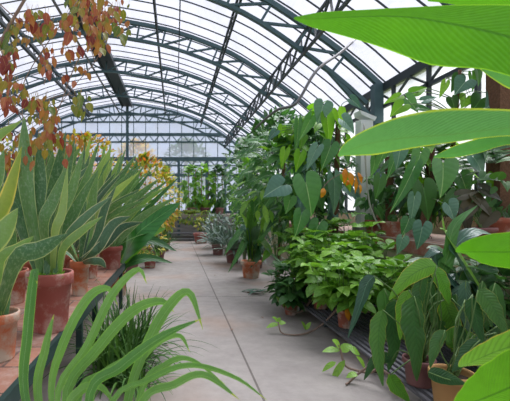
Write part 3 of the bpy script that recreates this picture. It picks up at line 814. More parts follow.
# ------------------------------------------------------------------ RIGHT: tray, terrace wall, post
TX0, TX1, TY0, TY1, TZ = 1.76, 2.9, 1.4, 5.8, .15
tray = thing('slatted_staging', 'low grey slatted staging at floor level on the right of the path', 'staging', ((TX0+TX1)/2, (TY0+TY1)/2, 0))
mb = MB(); x = TX0
while x < TX1: mb.box((x, TY0, TZ-.025), (x+.032, TY1, TZ)); x += .064
mb.build('slats', M['tray'], tray, False)
mb = MB()
for y in (TY0, 2.5, 3.6, 4.7, TY1-.05): mb.box((TX0, y, TZ-.065), (TX1, y+.05, TZ-.025))
mb.build('crossbars', M['steel_dark'], tray, False)
for x in (TX0+.03, TX1-.08):
    for y in (TY0+.02, 3.62, TY1-.06): MB().box((x, y, 0), (x+.05, y+.04, TZ-.065)).build('foot', M['steel_dark'], tray, False)
tw = thing('brick_terrace', 'cream plastered planting terrace with brick top along the right wall', 'terrace', (3.55, 8, 0))
MB().box((3.0, -1, 0), (4.1, 17.5, .92)).build('base', M['cream'], tw, False)
MB().box((2.96, -1, .92), (4.1, 17.5, 1.08)).build('brick_top', M['brick'], tw, False)
TW = 1.08
post = thing('white_post', 'white square post with a small sloping cap standing among the right-hand plants', 'post', (3.09, 6.5, 0))
px_ = 3.12
post.location = (px_, 6.6, TW)
MB().box((px_-.1, 6.5, TW), (px_+.1, 6.7, 2.92)).build('shaft', M['white'], post, False)
mb = MB(); i = len(mb.v)
for (x, y, z) in ((-.1, -.12, 3.0), (.12, -.12, 2.9), (.12, .12, 2.9), (-.1, .12, 3.0), (-.12, -.12, 3.07), (.15, -.12, 2.96), (.15, .12, 2.96), (-.12, .12, 3.07)): mb.vert((px_+x, 6.6+y, z))
for q in ((0, 3, 2, 1), (4, 5, 6, 7), (0, 1, 5, 4), (1, 2, 6, 5), (2, 3, 7, 6), (3, 0, 4, 7)): mb.f.append(tuple(i+k for k in q))
mb.build('cap', M['white'], post, False)
MB().box((px_-.13, 6.45, TW), (px_+.13, 6.75, TW+.12)).build('base', M['greystone'], post, False)
# cable and hose
mb = MB().tube(spline([at(362, 33, 8.2), at(340, 53, 7.6), at(317, 70, 7.2), at(300, 98, 7.0), at(292, 106, 7.0), at(277, 110, 7.2), at(262, 122, 7.8), at(252, 132, 8.4)], 30), .026, 6)
solo('hanging_cable', mb, M['cable'], 'grey cable looping down below the roof trusses toward the right-hand climbers', 'cable')
mb = MB().tube(spline([at(364, 124, 5.6), at(366, 170, 5.6), at(370, 205, 5.6), at(380, 229, 5.6)], 20), .012, 6)
solo('water_hose', mb, M['hose'], 'thin pale hose hanging beside the white post', 'hose')
# tree trunks (fibrous)
def trunk(px, y0, y1, D, w, lab, mat='bark'):
    b = at(px, y1, D); b.z = TW
    pts = [b, at(px+2, (y0+y1)/2, D), at(px-1, y0, D)]
    mb = MB().tube(spline(pts, 10), w, 9, w*.8); return mb
# planter box
c = V((3.22, 5.75, TW))
t = thing('planter_box', 'weathered rectangular terracotta planter box on the brick-topped terrace', 'planter', c)
mb = MB().box((c.x-.17, c.y-.14, TW), (c.x+.17, c.y+.14, TW+.17)).box((c.x-.19, c.y-.16, TW+.17), (c.x+.19, c.y+.16, TW+.21)); mb.build('pot', M['terracotta'], t, False)
foliage(t, c+V((0, 0, .5)), (.22, .16, .3), 26, .18, .09, M['bush_dark'], base=c+V((0, 0, .2)), stems=4)
t = potted('potted_plant', 'dark red round pot on the terrace between the white post and the planter box', 'potted plant', (3.08, 6.2, TW), .13, .22, M['terra_red'])
foliage(t, (3.12, 6.2, TW+.55), (.25, .2, .35), 30, .2, .12, M['philo'], base=(3.08, 6.2, TW+.2), hearts=True, stems=5)

# ------------------------------------------------------------------ arrow-leaved climbers on the right
def hleaf(root, px, py, tx, ty, w, D, mat, base, dd=0, t=None, nrm=None, name='leaf'):
    o = at(px, py, D); tip = at(tx, ty, D+dd)
    L_ = (tip-o).length/.8
    mb = MB().heart(o, tip-o, nrm or V((rnd(-.35, .35), -1, .55)), L_, w*D/400, rnd(0, 1) if t is None else t, .35, .12)
    lf = mb.build(name, M[mat], root)
    if base is not None:
        m_ = (o+V(base))/2+V((0, .1, .12)); MB().tube(spline([base, m_, o], 8), .007, 5, .005).build('leaf_stalk', M['stem'], lf)
    return lf
def climber(name, lab, base, top, leaves, barkr=.05, cat='climbing plant'):
    t = thing(name, lab, cat, base)
    b = V(base); tp = V(top)
    pts = spline([b, b*.6+tp*.4+V((rnd(-.08, .08), .05, 0)), tp], 14)
    rt = MB().tube(pts, barkr, 9, barkr*.6)
    for k in range(26):
        i = R.randrange(14); p = pts[i]; d = V((rnd(-1, 1), rnd(-1, .3), rnd(-1, .2))).normalized()
        rt.tube([p, p+d*.1, p+d*.14+V((0, 0, -.1))], .004, 4)
    rt.build('stem', M['bark'], t)
    for (px, py, tx, ty, w, dd, mat) in leaves:
        i = min(range(15), key=lambda q: abs(pts[q].z-(at(px, py, b.y).z-.1)))
        hleaf(t, px, py, tx, ty, w, b.y+dd, mat, pts[i])
    return t, pts
TZ_ = lambda y, D: 1.5+(207-y)*D/400
climber('climbing_philodendron', 'climbing philodendron with large arrow-shaped leaves left of the white post', (2.5, 6.3, 0), at(338, 120, 6.4), [
    (306, 184, 314, 217, 31, -1.1, 'philo'), (281, 186, 263, 196, 27, -1, 'philo_blue'), (301, 216, 296, 238, 18, -1.1, 'philo'),
    (323, 106, 318, 124, 19, -.4, 'philo_blue'), (327, 120, 331, 146, 15, -.4, 'philo_lime'), (338, 112, 341, 126, 15, -.3, 'philo_lime'), (344, 121, 356, 133, 22, -.5, 'philo_blue'),
    (330, 148, 322, 170, 17, -.5, 'philo'), (316, 150, 306, 170, 13, -.6, 'philo_blue'), (310, 120, 300, 140, 12, -.2, 'philo'), (298, 126, 296, 158, 8, 0, 'philo'),
    (309, 119, 309, 132, 11, .2, 'philo_lime'), (334, 182, 336, 215, 16, -.5, 'philo_blue'), (327, 130, 320, 148, 12, 0, 'philo'), (345, 178, 352, 192, 14, -.6, 'philo_lime'),
    (318, 226, 310, 245, 18, -.8, 'philo'), (300, 155, 296, 172, 12, -.3, 'philo_lime'), (352, 100, 362, 108, 12, -.4, 'philo_blue'), (345, 150, 350, 165, 12, -.3, 'philo'), (290, 200, 286, 214, 13, -.6, 'philo'), (318, 196, 324, 212, 13, -.2, 'bush_dark'), (285, 152, 281, 168, 10, 0, 'philo_lime'), (275, 132, 268, 140, 10, .4, 'philo_blue'), (282, 128, 279, 138, 9, .4, 'philo_lime')], .06)
climber('climbing_philodendron', 'fine-leaved green climber filling the slope between path and roof, farther along the right side', (2.2, 8.6, 0), at(285, 140, 8.6), [
    (275+rnd(-24, 30), 165+rnd(-30, 38), 0, 0, rnd(8, 13), rnd(-.6, .6), R.choice(['philo', 'philo_blue', 'bush', 'philo_lime', 'bush_dark', 'philo'])) for _ in range(0)], .05)
t = [o for o in COL.objects if o.get('label', '').startswith('fine-leaved')][0]
foliage(t, (2.25, 8.5, 2.45), (.75, .7, 1.15), 340, .24, .13, M['philo'], base=(2.2, 8.6, 0), hearts=True, stems=10, stemr=.012, tint=(0, .9))
foliage(t, (1.95, 8.3, 2.35), (.65, .6, 1.0), 160, .26, .1, M['bush_dark'], base=(2.2, 8.6, 0), stems=0)
tt = thing('tall_shrub', 'tall bluish-green shrub beyond the climbers on the right, against the roof trusses', 'shrub', (2.3, 11.5, 0))
foliage(tt, (2.45, 11.5, 2.3), (.95, 1.0, 1.5), 560, .26, .14, M['philo'], base=(2.3, 11.5, 0), stems=10, stemr=.02, hearts=True)
tt = thing('tall_shrub', 'bright green ferny shrub at the left edge of the tall right-hand greenery', 'shrub', (1.75, 10.2, 0))
foliage(tt, (1.85, 10.2, 1.7), (.42, .5, .95), 260, .2, .07, M['bush'], base=(1.75, 10.2, 0), stems=8, stemr=.012)
tt = thing('tall_shrub', 'far green shrub reaching the beam of the end wall on the right', 'shrub', (2.5, 15.5, 0))
foliage(tt, (2.7, 15.5, 2.6), (.95, 1.2, 1.4), 420, .28, .15, M['bush_dark'], base=(2.5, 15.5, 0), stems=10, stemr=.02)

climber('climbing_philodendron', 'climbing philodendron with glossy heart leaves right of the planter box', (3.32, 5.35, TW), at(432, 110, 5.35), [
    (443, 167, 444, 198, 34, -1.2, 'philo'), (449, 206, 456, 221, 23, -1.2, 'philo_blue'), (412, 172, 393, 214, 15, -1, 'philo'), (414, 200, 411, 225, 12, -.9, 'philo_blue'),
    (400, 150, 397, 170, 15, -.6, 'philo_blue'), (424, 190, 430, 222, 22, -.5, 'bush_dark'), (462, 178, 470, 198, 18, -.4, 'philo'), (420, 155, 414, 178, 16, -.3, 'philo'), (395, 158, 388, 180, 12, -.4, 'philo'),
    (474, 158, 486, 175, 26, -.8, 'philo_blue'), (498, 182, 505, 215, 24, -.5, 'philo_lime'), (422, 228, 418, 250, 18, -1.4, 'philo_blue'), (402, 240, 398, 255, 14, -1.4, 'philo_blue'), (385, 148, 380, 165, 12, -.2, 'philo'),
    (408, 222, 402, 236, 14, -1, 'philo'), (455, 190, 450, 205, 14, 0, 'bush_dark'), (380, 180, 376, 200, 13, -.1, 'bush_dark'), (375, 160, 372, 178, 12, -.1, 'philo')], .07)
climber('climbing_philodendron', 'climbing plant with pale blue-green leaves beside the bright side windows, upper right', (3.75, 5.3, TW), at(460, 70, 5.3), [
    (458, 78, 452, 92, 13, 0, 'bush_dark'), (465, 82, 455, 94, 20, -.2, 'philo_blue'), (472, 76, 474, 92, 8, 0, 'bush'), (478, 72, 480, 86, 9, 0, 'bush_dark'), (466, 98, 462, 108, 16, 0, 'bush'),
    (480, 100, 472, 112, 20, -.1, 'bush_dark'), (452, 100, 456, 112, 12, 0, 'bush_dark'), (500, 96, 486, 108, 26, -.4, 'philo_blue'), (505, 104, 498, 118, 20, -.3, 'philo_blue'), (415, 92, 428, 86, 13, 0, 'philo_lime'), (408, 100, 420, 112, 16, -.2, 'philo'), (398, 97, 384, 103, 10, -.2, 'philo_lime'),
    (425, 100, 438, 96, 9, -.2, 'philo_blue'), (420, 108, 434, 110, 9, -.2, 'philo'), (402, 106, 390, 116, 16, -.4, 'philo_lime'), (445, 84, 440, 98, 8, 0, 'bush')], .035)
climber('climbing_philodendron', 'shadowy climber on a brown fibrous trunk behind the planter box', (3.25, 6.0, TW), at(388, 130, 6.0), [
    (380, 130, 372, 145, 14, 0, 'bush_dark'), (395, 128, 400, 145, 14, 0, 'bush_dark'), (385, 190, 380, 206, 14, 0, 'bush_dark'), (378, 210, 384, 222, 10, -.2, 'philo'), (372, 195, 368, 210, 10, 0, 'bush_dark')], .08)
t = [o for o in COL.objects if o.get('label', '').startswith('climbing philodendron with large')][0]
foliage(t, (2.25, 6.7, 2.2), (.62, .35, .72), 120, .3, .17, M['philo'], base=(2.4, 6.6, 0), hearts=True, stems=6, stemr=.012)
foliage(t, (2.45, 6.6, 2.0), (.6, .35, .8), 70, .28, .15, M['philo_blue'], base=(2.4, 6.6, 0), hearts=True, stems=0)
foliage(t, (1.9, 7.1, 2.1), (.72, .5, .85), 170, .28, .17, M['philo'], base=(2.4, 6.6, 0), hearts=True, stems=0, tint=(.2, 1))
foliage(t, (1.85, 7.0, 2.0), (.62, .5, .8), 120, .32, .1, M['bush'], kind='lance', base=(2.4, 6.6, 0), stems=0, droop=1.2)
foliage(t, (2.35, 6.6, 2.65), (.5, .4, .5), 60, .28, .17, M['philo_lime'], base=(2.4, 6.6, 0), hearts=True, stems=0, tint=(0, .5))
foliage(t, (2.2, 6.9, 1.3), (.6, .35, .45), 70, .26, .15, M['bush_dark'], base=(2.4, 6.6, 0), hearts=True, stems=0)
t = [o for o in COL.objects if o.get('label', '').startswith('climbing philodendron with glossy')][0]
foliage(t, (3.5, 5.7, 1.95), (.42, .45, .7), 110, .3, .18, M['bush_dark'], base=(3.45, 5.6, TW), hearts=True, stems=5, stemr=.012)
foliage(t, (3.6, 5.5, 2.1), (.4, .4, .6), 60, .28, .17, M['philo_lime'], base=(3.45, 5.6, TW), hearts=True, stems=0, tint=(0, .5))
# timber post by the side windows

p = MB().box((3.86, 4.75, TW), (4.08, 4.97, 3.75))
solo('timber_post', p, M['bark'], 'dark brown timber post in front of the side windows at upper right', 'post', smooth=False)
# orange dead leaves
t = thing('dead_leaf_spray', 'orange withered leaves hanging in the climbers beside the white post', 'leaves', at(350, 200, 6.0))
mb = MB()
for (x, y, x2, y2, w) in ((345, 168, 344, 184, 6), (350, 172, 352, 186, 6), (356, 176, 355, 194, 4), (358, 172, 362, 184, 4), (324, 188, 321, 198, 6), (349, 180, 346, 186, 5), (360, 184, 360, 194, 3)):
    mb.blade(spline([at(x, y, 5.6), at((x+x2)/2+1, (y+y2)/2, 5.55), at(x2, y2, 5.6)], 6), [q*w*5.6/800 for q in prof('ovate', 6)], V((0, 1, .2)), rnd(0, 1), .4, 2, wave=.3)
mb.build('foliage', M['orange'], t)
MB().tube(spline([at(352, 160, 5.62), at(346, 170, 5.62), at(330, 180, 5.65), at(322, 189, 5.6)], 8), .005, 4).build('stem', M['twig'], t)

# dark fill of plants along the terrace
shrub('potted_shrub', 'dark leafy shrub on the terrace behind the heart-leaved climber', (3.6, 6.9, 2.0), (.4, .9, .75), 240, .22, .13, 'bush_dark', zb=TW, poth=.3, hearts=True)
shrub('potted_shrub', 'dark leafy shrub on the terrace right of the heart-leaved climber', (3.68, 4.6, 1.75), (.36, .8, .42), 90, .24, .13, 'bush_dark', zb=TW, poth=.3, hearts=True)
t = potted('potted_plant', 'plant with dark brownish-green leaves on the terrace at the right edge', 'potted plant', (3.3, 4.3, TW), .14, .2, M['terra_dark'])
for (x, y, x2, y2, w) in ((470, 205, 455, 228, 16), (478, 200, 500, 222, 16), (462, 195, 480, 190, 12), (490, 215, 478, 232, 16), (485, 190, 505, 200, 14), (465, 215, 470, 238, 14)):
    hleaf(t, x, y, x2, y2, w, 4.3, 'maroon', (3.3, 4.3, TW+.18))
# distant agave-like plants along right of path
for (x, y, L_, n_, lab) in ((1.55, 10.8, .75, 60, 'bluish spiky plant on the right path edge behind the pot with drooping leaves'), (1.35, 12.6, .7, 60, 'grey-green spiky plant farther along the right path edge'), (1.5, 14.6, .8, 60, 'grey-green spiky plant nearest the far bench on the right'), (2.2, 13.3, 1.0, 60, 'grey-green spiky plant behind the path-edge row on the right'), (2.0, 9.9, .8, 50, 'bluish spiky plant in shade behind the drooping-leaved pot')):
    t = potted('potted_agave', lab, 'potted plant', (x, y, 0), .2, .35, M['terra_dark'])
    rosette(t, (x, y, .33), n_, L_, .06, M['agave'], 'lance', (.1, 1.4), .7, .3, 1, split=False, name='foliage', spread=.18)
    foliage(t, (x, y, .85), (.42, .42, .4), 70, .2, .07, M['agave'], base=(x, y, .33), stems=4)

# pot with drooping leaves by the path
c = V(((251-175)*8.5/400, 8.5, 0))
t = potted('potted_lily', 'peace-lily-like plant with drooping leaves in the orange pot on the floor, right of path', 'potted plant', c, .22, .36, M['terra_orange'])
for pts, w, m_ in (([(246, 235), (240, 232), (228, 248)], 9, 'philo'), ([(247, 240), (240, 252), (228, 273)], 7, 'philo'), ([(248, 228), (246, 222), (240, 212)], 9, 'bush'), ([(255, 232), (262, 228), (272, 245)], 10, 'lily'),
    ([(252, 225), (256, 210), (262, 190)], 10, 'bush'), ([(258, 240), (268, 250), (262, 262)], 12, 'lily_bright'), ([(250, 232), (244, 228), (242, 238)], 9, 'philo_blue'), ([(262, 245), (275, 258), (290, 268)], 5, 'philo'),
    ([(250, 222), (250, 212), (248, 205)], 9, 'bush'), ([(260, 235), (275, 225), (284, 238)], 12, 'philo'), ([(245, 240), (234, 240), (224, 256)], 8, 'philo'), ([(254, 244), (258, 256), (250, 268)], 9, 'lily')):
    leaf_part(t, [c+V((rnd(-.05, .05), rnd(-.05, .05), .33))]+[at(x, y, 8.3) for x, y in pts], w, 8.3, M[m_], 'lance', 10, fold=.3, up=V((.2, -.6, 1)))
# fallen leafy shoot on the floor
c = V((1.5, 6.95, 0))
t = thing('fallen_shoot', 'dark leafy shoot lying on the concrete beside the low bushes', 'plant', c)
mb = MB()
for k in range(12):
    a = rnd(2.2, 4.2); mb.blade(arc(c+V((rnd(-.2, .2), rnd(-.12, .12), rnd(.02, .05))), V((math.cos(a), math.sin(a)*.5, rnd(.1, .5))), rnd(.15, .28), .9, 6), [q*.03 for q in prof('lance', 6)], t=rnd(0, .6), cross=1)
mb.build('foliage', M['philo_blue'], t)
MB().tube(spline([c+V((-.25, 0, .015)), c+V((0, .02, .03)), c+V((.35, .1, .02))], 6), .008, 5).build('stem', M['twig'], t)

# ------------------------------------------------------------------ low bright bushes on the staging
def bush(x, y, zb, h, rad, n, lab, potr=.12, poth=.2, mat='bush', tint=(0, 1), potmat='terracotta', L=.21):
    h *= 1.36; rad *= 1.12
    t = potted('potted_bush', lab, 'potted plant', (x, y, zb), potr, poth, M[potmat], 'low bright bushes on the right')
    b = V((x, y, zb+poth-.03)); sm = MB(); mb = MB()
    ns = 27
    for k in range(ns):
        a = 2*PI*k/ns+rnd(-.2, .2); rr = rad*rnd(.15, 1.0)
        top = V((x+math.cos(a)*rr, y+math.sin(a)*rr, zb+h*(1-.3*(rr/rad)**2)*rnd(.72, 1.04)))
        ps = spline([b, b*.45+top*.55+V((math.cos(a)*.05, math.sin(a)*.05, -.03)), top], 8)
        sm.tube(ps, .0045, 5, .003)
        m = max(2, n//ns//5)
        for j in range(m+1):
            f = 1-.6*j/m if m else 1
            i = int(f*8); p = ps[i]; a0 = rnd(0, PI)
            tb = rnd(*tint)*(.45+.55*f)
            for q in range(4 if j == 0 else 3):
                aa = a0+q*PI/2+(j % 2)*.8; el = rnd(.2, .8) if j == 0 else rnd(-.4, .4)
                l = L*rnd(.65, 1.15)*(.8 if j == 0 else 1)
                d = V((math.cos(aa)*math.cos(el), math.sin(aa)*math.cos(el), math.sin(el)))
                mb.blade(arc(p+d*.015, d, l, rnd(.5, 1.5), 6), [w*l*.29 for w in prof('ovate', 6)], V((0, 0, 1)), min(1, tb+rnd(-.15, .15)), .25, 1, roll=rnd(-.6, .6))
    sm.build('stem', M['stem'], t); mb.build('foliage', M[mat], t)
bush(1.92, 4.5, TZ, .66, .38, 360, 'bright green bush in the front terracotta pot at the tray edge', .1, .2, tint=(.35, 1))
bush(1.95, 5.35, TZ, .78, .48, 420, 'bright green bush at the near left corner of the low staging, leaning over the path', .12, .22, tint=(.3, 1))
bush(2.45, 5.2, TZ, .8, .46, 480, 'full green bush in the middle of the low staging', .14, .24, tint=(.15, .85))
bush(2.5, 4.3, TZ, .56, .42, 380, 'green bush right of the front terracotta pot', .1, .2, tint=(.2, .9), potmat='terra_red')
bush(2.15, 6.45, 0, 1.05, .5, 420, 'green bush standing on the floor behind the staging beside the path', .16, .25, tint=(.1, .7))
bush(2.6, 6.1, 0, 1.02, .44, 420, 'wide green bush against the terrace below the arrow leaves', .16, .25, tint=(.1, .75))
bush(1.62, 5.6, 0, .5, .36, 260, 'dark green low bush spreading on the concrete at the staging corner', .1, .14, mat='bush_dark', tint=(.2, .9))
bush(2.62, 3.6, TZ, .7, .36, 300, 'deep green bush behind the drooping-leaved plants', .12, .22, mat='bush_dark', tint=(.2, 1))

# bare trailing twigs with few leaves
def twig(name, lab, D0, pts, leaves, r=.013):
    P = [at(x, y, D) for (x, y, D) in pts]
    for p in P: p.z = max(p.z, r+.004)
    t = thing(name, lab, 'twig', P[0])
    MB().tube(spline(P, 26), r, 6, r*.6).build('stem', M['twig'], t)
    mb = MB()
    for (x, y, x2, y2, w, D) in leaves:
        a = at(x, y, D); b = at(x2, y2, D)
        mb.blade(spline([a, (a+b)/2+V((0, 0, .01)), b], 6), [q*w*D/800 for q in prof('ovate', 6)], V((.1, -.5, 1)), rnd(.6, 1), .25, 1)
    mb.build('foliage', M['bush'], t)
twig('trailing_twig', 'bare woody stem trailing from the staging onto the concrete, tipped with two leaf pairs', 4.9, [(338, 308, 4.7), (325, 322, 4.75), (312, 331, 4.7), (300, 336, 4.65), (288, 336, 4.65), (281, 332, 4.7), (278, 322, 4.75)],
     [(279, 324, 266, 328, 6, 4.75), (278, 322, 272, 317, 5, 4.75), (279, 324, 286, 323, 6, 4.75), (278, 322, 281, 318, 4, 4.75), (306, 330, 301, 321, 5, 4.7), (306, 330, 311, 322, 4, 4.7)])
twig('trailing_twig', 'dark twisted stem curling along the path edge below the bushes', 5.2, [(312, 300, 5.5), (300, 312, 5.4), (288, 310, 5.4), (281, 305, 5.4), (277, 298, 5.4)], [(281, 303, 276, 297, 6, 5.4), (285, 308, 280, 300, 5, 5.4)])
twig('trailing_twig', 'woody stem with a few limp leaves overhanging the lower edge of the staging', 3.6, [(385, 360, 3.4), (372, 372, 3.45), (355, 370, 3.5), (345, 365, 3.55), (341, 352, 3.6), (338, 345, 3.6)],
     [(340, 350, 322, 352, 8, 3.6), (340, 348, 332, 340, 10, 3.6), (345, 360, 330, 385, 7, 3.55), (350, 350, 360, 355, 12, 3.6), (341, 352, 352, 345, 10, 3.6), (336, 362, 322, 372, 6, 3.6)])

twig('trailing_twig', 'forked dark root-like stems sprawling over the staging edge at the foot of the drooping leaves', 3.4, [(400, 388, 3.2), (388, 374, 3.25), (372, 366, 3.35), (358, 374, 3.4), (350, 388, 3.4), (346, 396, 3.35)],
     [(350, 388, 344, 402, 7, 3.4), (372, 366, 380, 352, 7, 3.35), (358, 374, 346, 378, 7, 3.4), (388, 374, 392, 390, 12, 3.2), (365, 368, 356, 356, 8, 3.35), (349, 392, 360, 400, 9, 3.35)])
t = thing('dry_leaf', 'curled orange withered leaf hanging below the front terracotta pot rim', 'leaf', at(349, 318, 4.3))
MB().blade(spline([at(350, 308, 4.3), at(348, 314, 4.28), at(349, 321, 4.3)], 6), [q*.035 for q in prof('ovate', 6)], V((0, 1, .2)), .6, .4, 2, wave=.3).build('blade', M['orange'], t)
MB().tube([at(350, 308, 4.3), at(351, 303, 4.34)], .003, 5).build('leaf_stalk', M['twig'], t)
for i, (x, y, a) in enumerate(((303, 303, .3), (262, 318, 2.0), (232, 330, 1.1), (166, 345, 2.6), (215, 276, .6), (158, 300, 1.5))):
    p = at(x, y, 1.5*400/(y-207)); p.z = .006
    d = V((math.cos(a), math.sin(a), .02))
    mb = MB().blade([p-d*.035, p-d*.02+V((0, 0, .004)), p+V((0, 0, .008)), p+d*.02+V((0, 0, .006)), p+d*.04], [.002, .012, .016, .011, .002], t=.5, wave=.2)
    solo('fallen_leaf', mb, M['twig'], 'small dry brown fallen leaf ' + ('on the concrete by the low staging corner', 'in the middle of the path, nearest the trailing twig', 'near the long floor joint, left of the trailing twig', 'on the path beside the grass clump', 'on the far half of the path near the cross joint', 'on the path just past the grass clump')[i], 'leaf')

# ------------------------------------------------------------------ drooping big-leaved plants lower right
c = V(((419-175)*3.05/400, 3.05, TZ))
t = potted('potted_spathiphyllum', 'plant with long drooping ribbed leaves in the purple-brown pot, lower right', 'potted plant', c, .115, .2, M['terra_dark'])
zb = c+V((0, 0, .18))
def lily(root, zb, D, pts, w, m_, kind='paddle', tt=None, k=1.0, lab=None):
    """first two points = stalk rise and stalk end, the rest = the blade"""
    st = [zb+V((rnd(-.03, .03), rnd(-.03, .03), 0)), at(pts[0][0], pts[0][1], D), at(pts[1][0], pts[1][1], D)]
    P = [at(x, y, D-.0*i) for i, (x, y) in enumerate(pts[1:])]
    leaf_part(root, P, w, D, M[m_], kind, 14, fold=.3, up=V((rnd(-.3, .3), 1, -.15)), stalk=st, t=tt, wave=.12, label=lab)
lily(t, zb, 2.95, [(400, 300), (374, 276), (367, 284), (361, 302), (348, 338)], 13, 'lily_blue')
lily(t, zb, 2.85, [(405, 330), (383, 310), (379, 330), (379, 355), (383, 386)], 19, 'lily')
lily(t, zb, 2.8, [(420, 320), (414, 296), (414, 320), (417, 345), (417, 381)], 27, 'lily', tt=.4)
lily(t, zb, 2.9, [(418, 310), (409, 290), (404, 305), (402, 320), (400, 340)], 14, 'lily_bright', tt=.7, lab='pale green leaf with browned edge')
lily(t, zb, 2.95, [(430, 290), (437, 266), (424, 268), (407, 279), (389, 300)], 19, 'lily_bright')
lily(t, zb, 3.0, [(438, 300), (434, 268), (441, 278), (446, 290), (450, 305)], 15, 'lily_bright', tt=.2)
lily(t, zb, 3.0, [(420, 290), (425, 275), (420, 290), (418, 305), (416, 330)], 14, 'lily')
lily(t, zb, 3.1, [(400, 320), (396, 300), (392, 320), (395, 345), (388, 372)], 18, 'lily', tt=.2)
lily(t, zb, 3.1, [(430, 310), (444, 300), (450, 315), (455, 330), (452, 352)], 20, 'lily_bright', tt=.3)
lily(t, zb, 3.15, [(430, 300), (450, 292), (462, 300), (472, 318), (478, 338)], 24, 'lily_blue')
lily(t, zb, 3.0, [(440, 330), (446, 344), (458, 338), (470, 340), (486, 346)], 22, 'lily_bright', tt=.1)
lily(t, zb, 3.1, [(400, 350), (392, 360), (384, 358), (374, 362), (364, 380)], 12, 'lily')
lily(t, zb, 2.9, [(410, 360), (390, 375), (396, 385), (402, 392), (410, 402)], 16, 'lily_bright', tt=.2)
for k in range(12):
    x = rnd(400, 440)
    MB().tube(spline([zb+V((rnd(-.04, .04), rnd(-.04, .04), 0)), at(x+4, 330, 3.05), at(x+rnd(-6, 6), rnd(278, 300), 3.05)], 8), .005, 5, .004).build('stalk', M['stem'], t)

for (cx, cy, dx, dy, D, w, m_) in [(rnd(380, 470), rnd(285, 330), rnd(-16, 16), rnd(26, 44), rnd(3.15, 3.6), rnd(12, 20), R.choice(['lily', 'lily_blue', 'bush_dark', 'lily', 'lily_bright'])) for _ in range(16)]:
    lily(t, zb, D, [(cx*.6+170, 325), (cx, cy-8), (cx+dx*.3, cy+dy*.3), (cx+dx*.8, cy+dy*.7), (cx+dx, cy+dy)], w, m_)
c = V(((452-175)*2.7/400, 2.7, TZ))
t = potted('potted_spathiphyllum', 'dark-leaved plant in the tan pot at the bottom right', 'potted plant', c, .14, .24, M['terra_tan'])
zb = c+V((0, 0, .22))
lily(t, zb, 2.5, [(450, 380), (428, 372), (440, 376), (452, 380), (466, 384)], 15, 'lily', tt=0)
lily(t, zb, 2.7, [(470, 330), (478, 290), (490, 302), (498, 316), (508, 336)], 20, 'lily')
lily(t, zb, 2.75, [(470, 330), (472, 298), (474, 310), (478, 325), (484, 345)], 16, 'lily', tt=0)
lily(t, zb, 2.6, [(470, 350), (480, 340), (470, 350), (462, 362), (452, 372)], 16, 'lily', tt=.1)
lily(t, zb, 2.6, [(440, 350), (445, 330), (438, 340), (434, 352), (430, 368)], 12, 'lily', tt=.5)
for k in range(4):
    MB().tube(spline([zb+V((rnd(-.04, .04), rnd(-.04, .04), 0)), at(rnd(445, 470), 320, 2.75), at(rnd(440, 480), rnd(285, 300), 2.8)], 8), .005, 5, .004).build('stalk', M['stem'], t)

for (cx, cy, dx, dy, D, w, m_) in [(rnd(450, 520), rnd(280, 350), rnd(-16, 16), rnd(26, 44), rnd(2.8, 3.2), rnd(12, 20), R.choice(['lily', 'lily_blue', 'bush_dark', 'lily', 'lily_bright'])) for _ in range(16)]:
    lily(t, zb, D, [(cx*.5+230, 340), (cx, cy-8), (cx+dx*.3, cy+dy*.3), (cx+dx*.8, cy+dy*.7), (cx+dx, cy+dy)], w, m_)
# broad plant behind at the terrace foot
c = V((2.62, 3.05, TZ))
t = potted('potted_bird_of_paradise', 'dark arching broad leaves rising in front of the terrace at the right', 'potted plant', c, .16, .28, M['terra_red'])
zb = c+V((0, 0, .26))
for pts, w, m_ in (([(445, 290), (448, 255), (455, 225), (478, 205)], 14, 'broad'), ([(470, 280), (455, 250), (475, 232), (500, 238)], 20, 'lily_blue'), ([(440, 270), (438, 250), (420, 262)], 14, 'lily_blue'),
    ([(480, 300), (485, 275), (495, 268), (510, 285)], 20, 'lily'), ([(460, 290), (455, 272), (440, 262)], 16, 'bush_dark'), ([(470, 300), (468, 282), (478, 270), (490, 280)], 18, 'lily'), ([(430, 290), (425, 262), (405, 262)], 14, 'bush_dark'), ([(450, 290), (470, 280), (480, 295)], 20, 'lily_blue'), ([(490, 310), (500, 300), (515, 320)], 24, 'lily'), ([(450, 240), (444, 230), (442, 215)], 8, 'bush')):
    leaf_part(t, [zb]+[at(x, y, 3.3) for x, y in pts], w, 3.2, M[m_], 'lance', 14, fold=.3, up=V((.2, -.5, 1)))
foliage(t, (2.75, 3.35, .72), (.42, .3, .38), 90, .2, .1, M['bush_dark'], base=zb, stems=6)

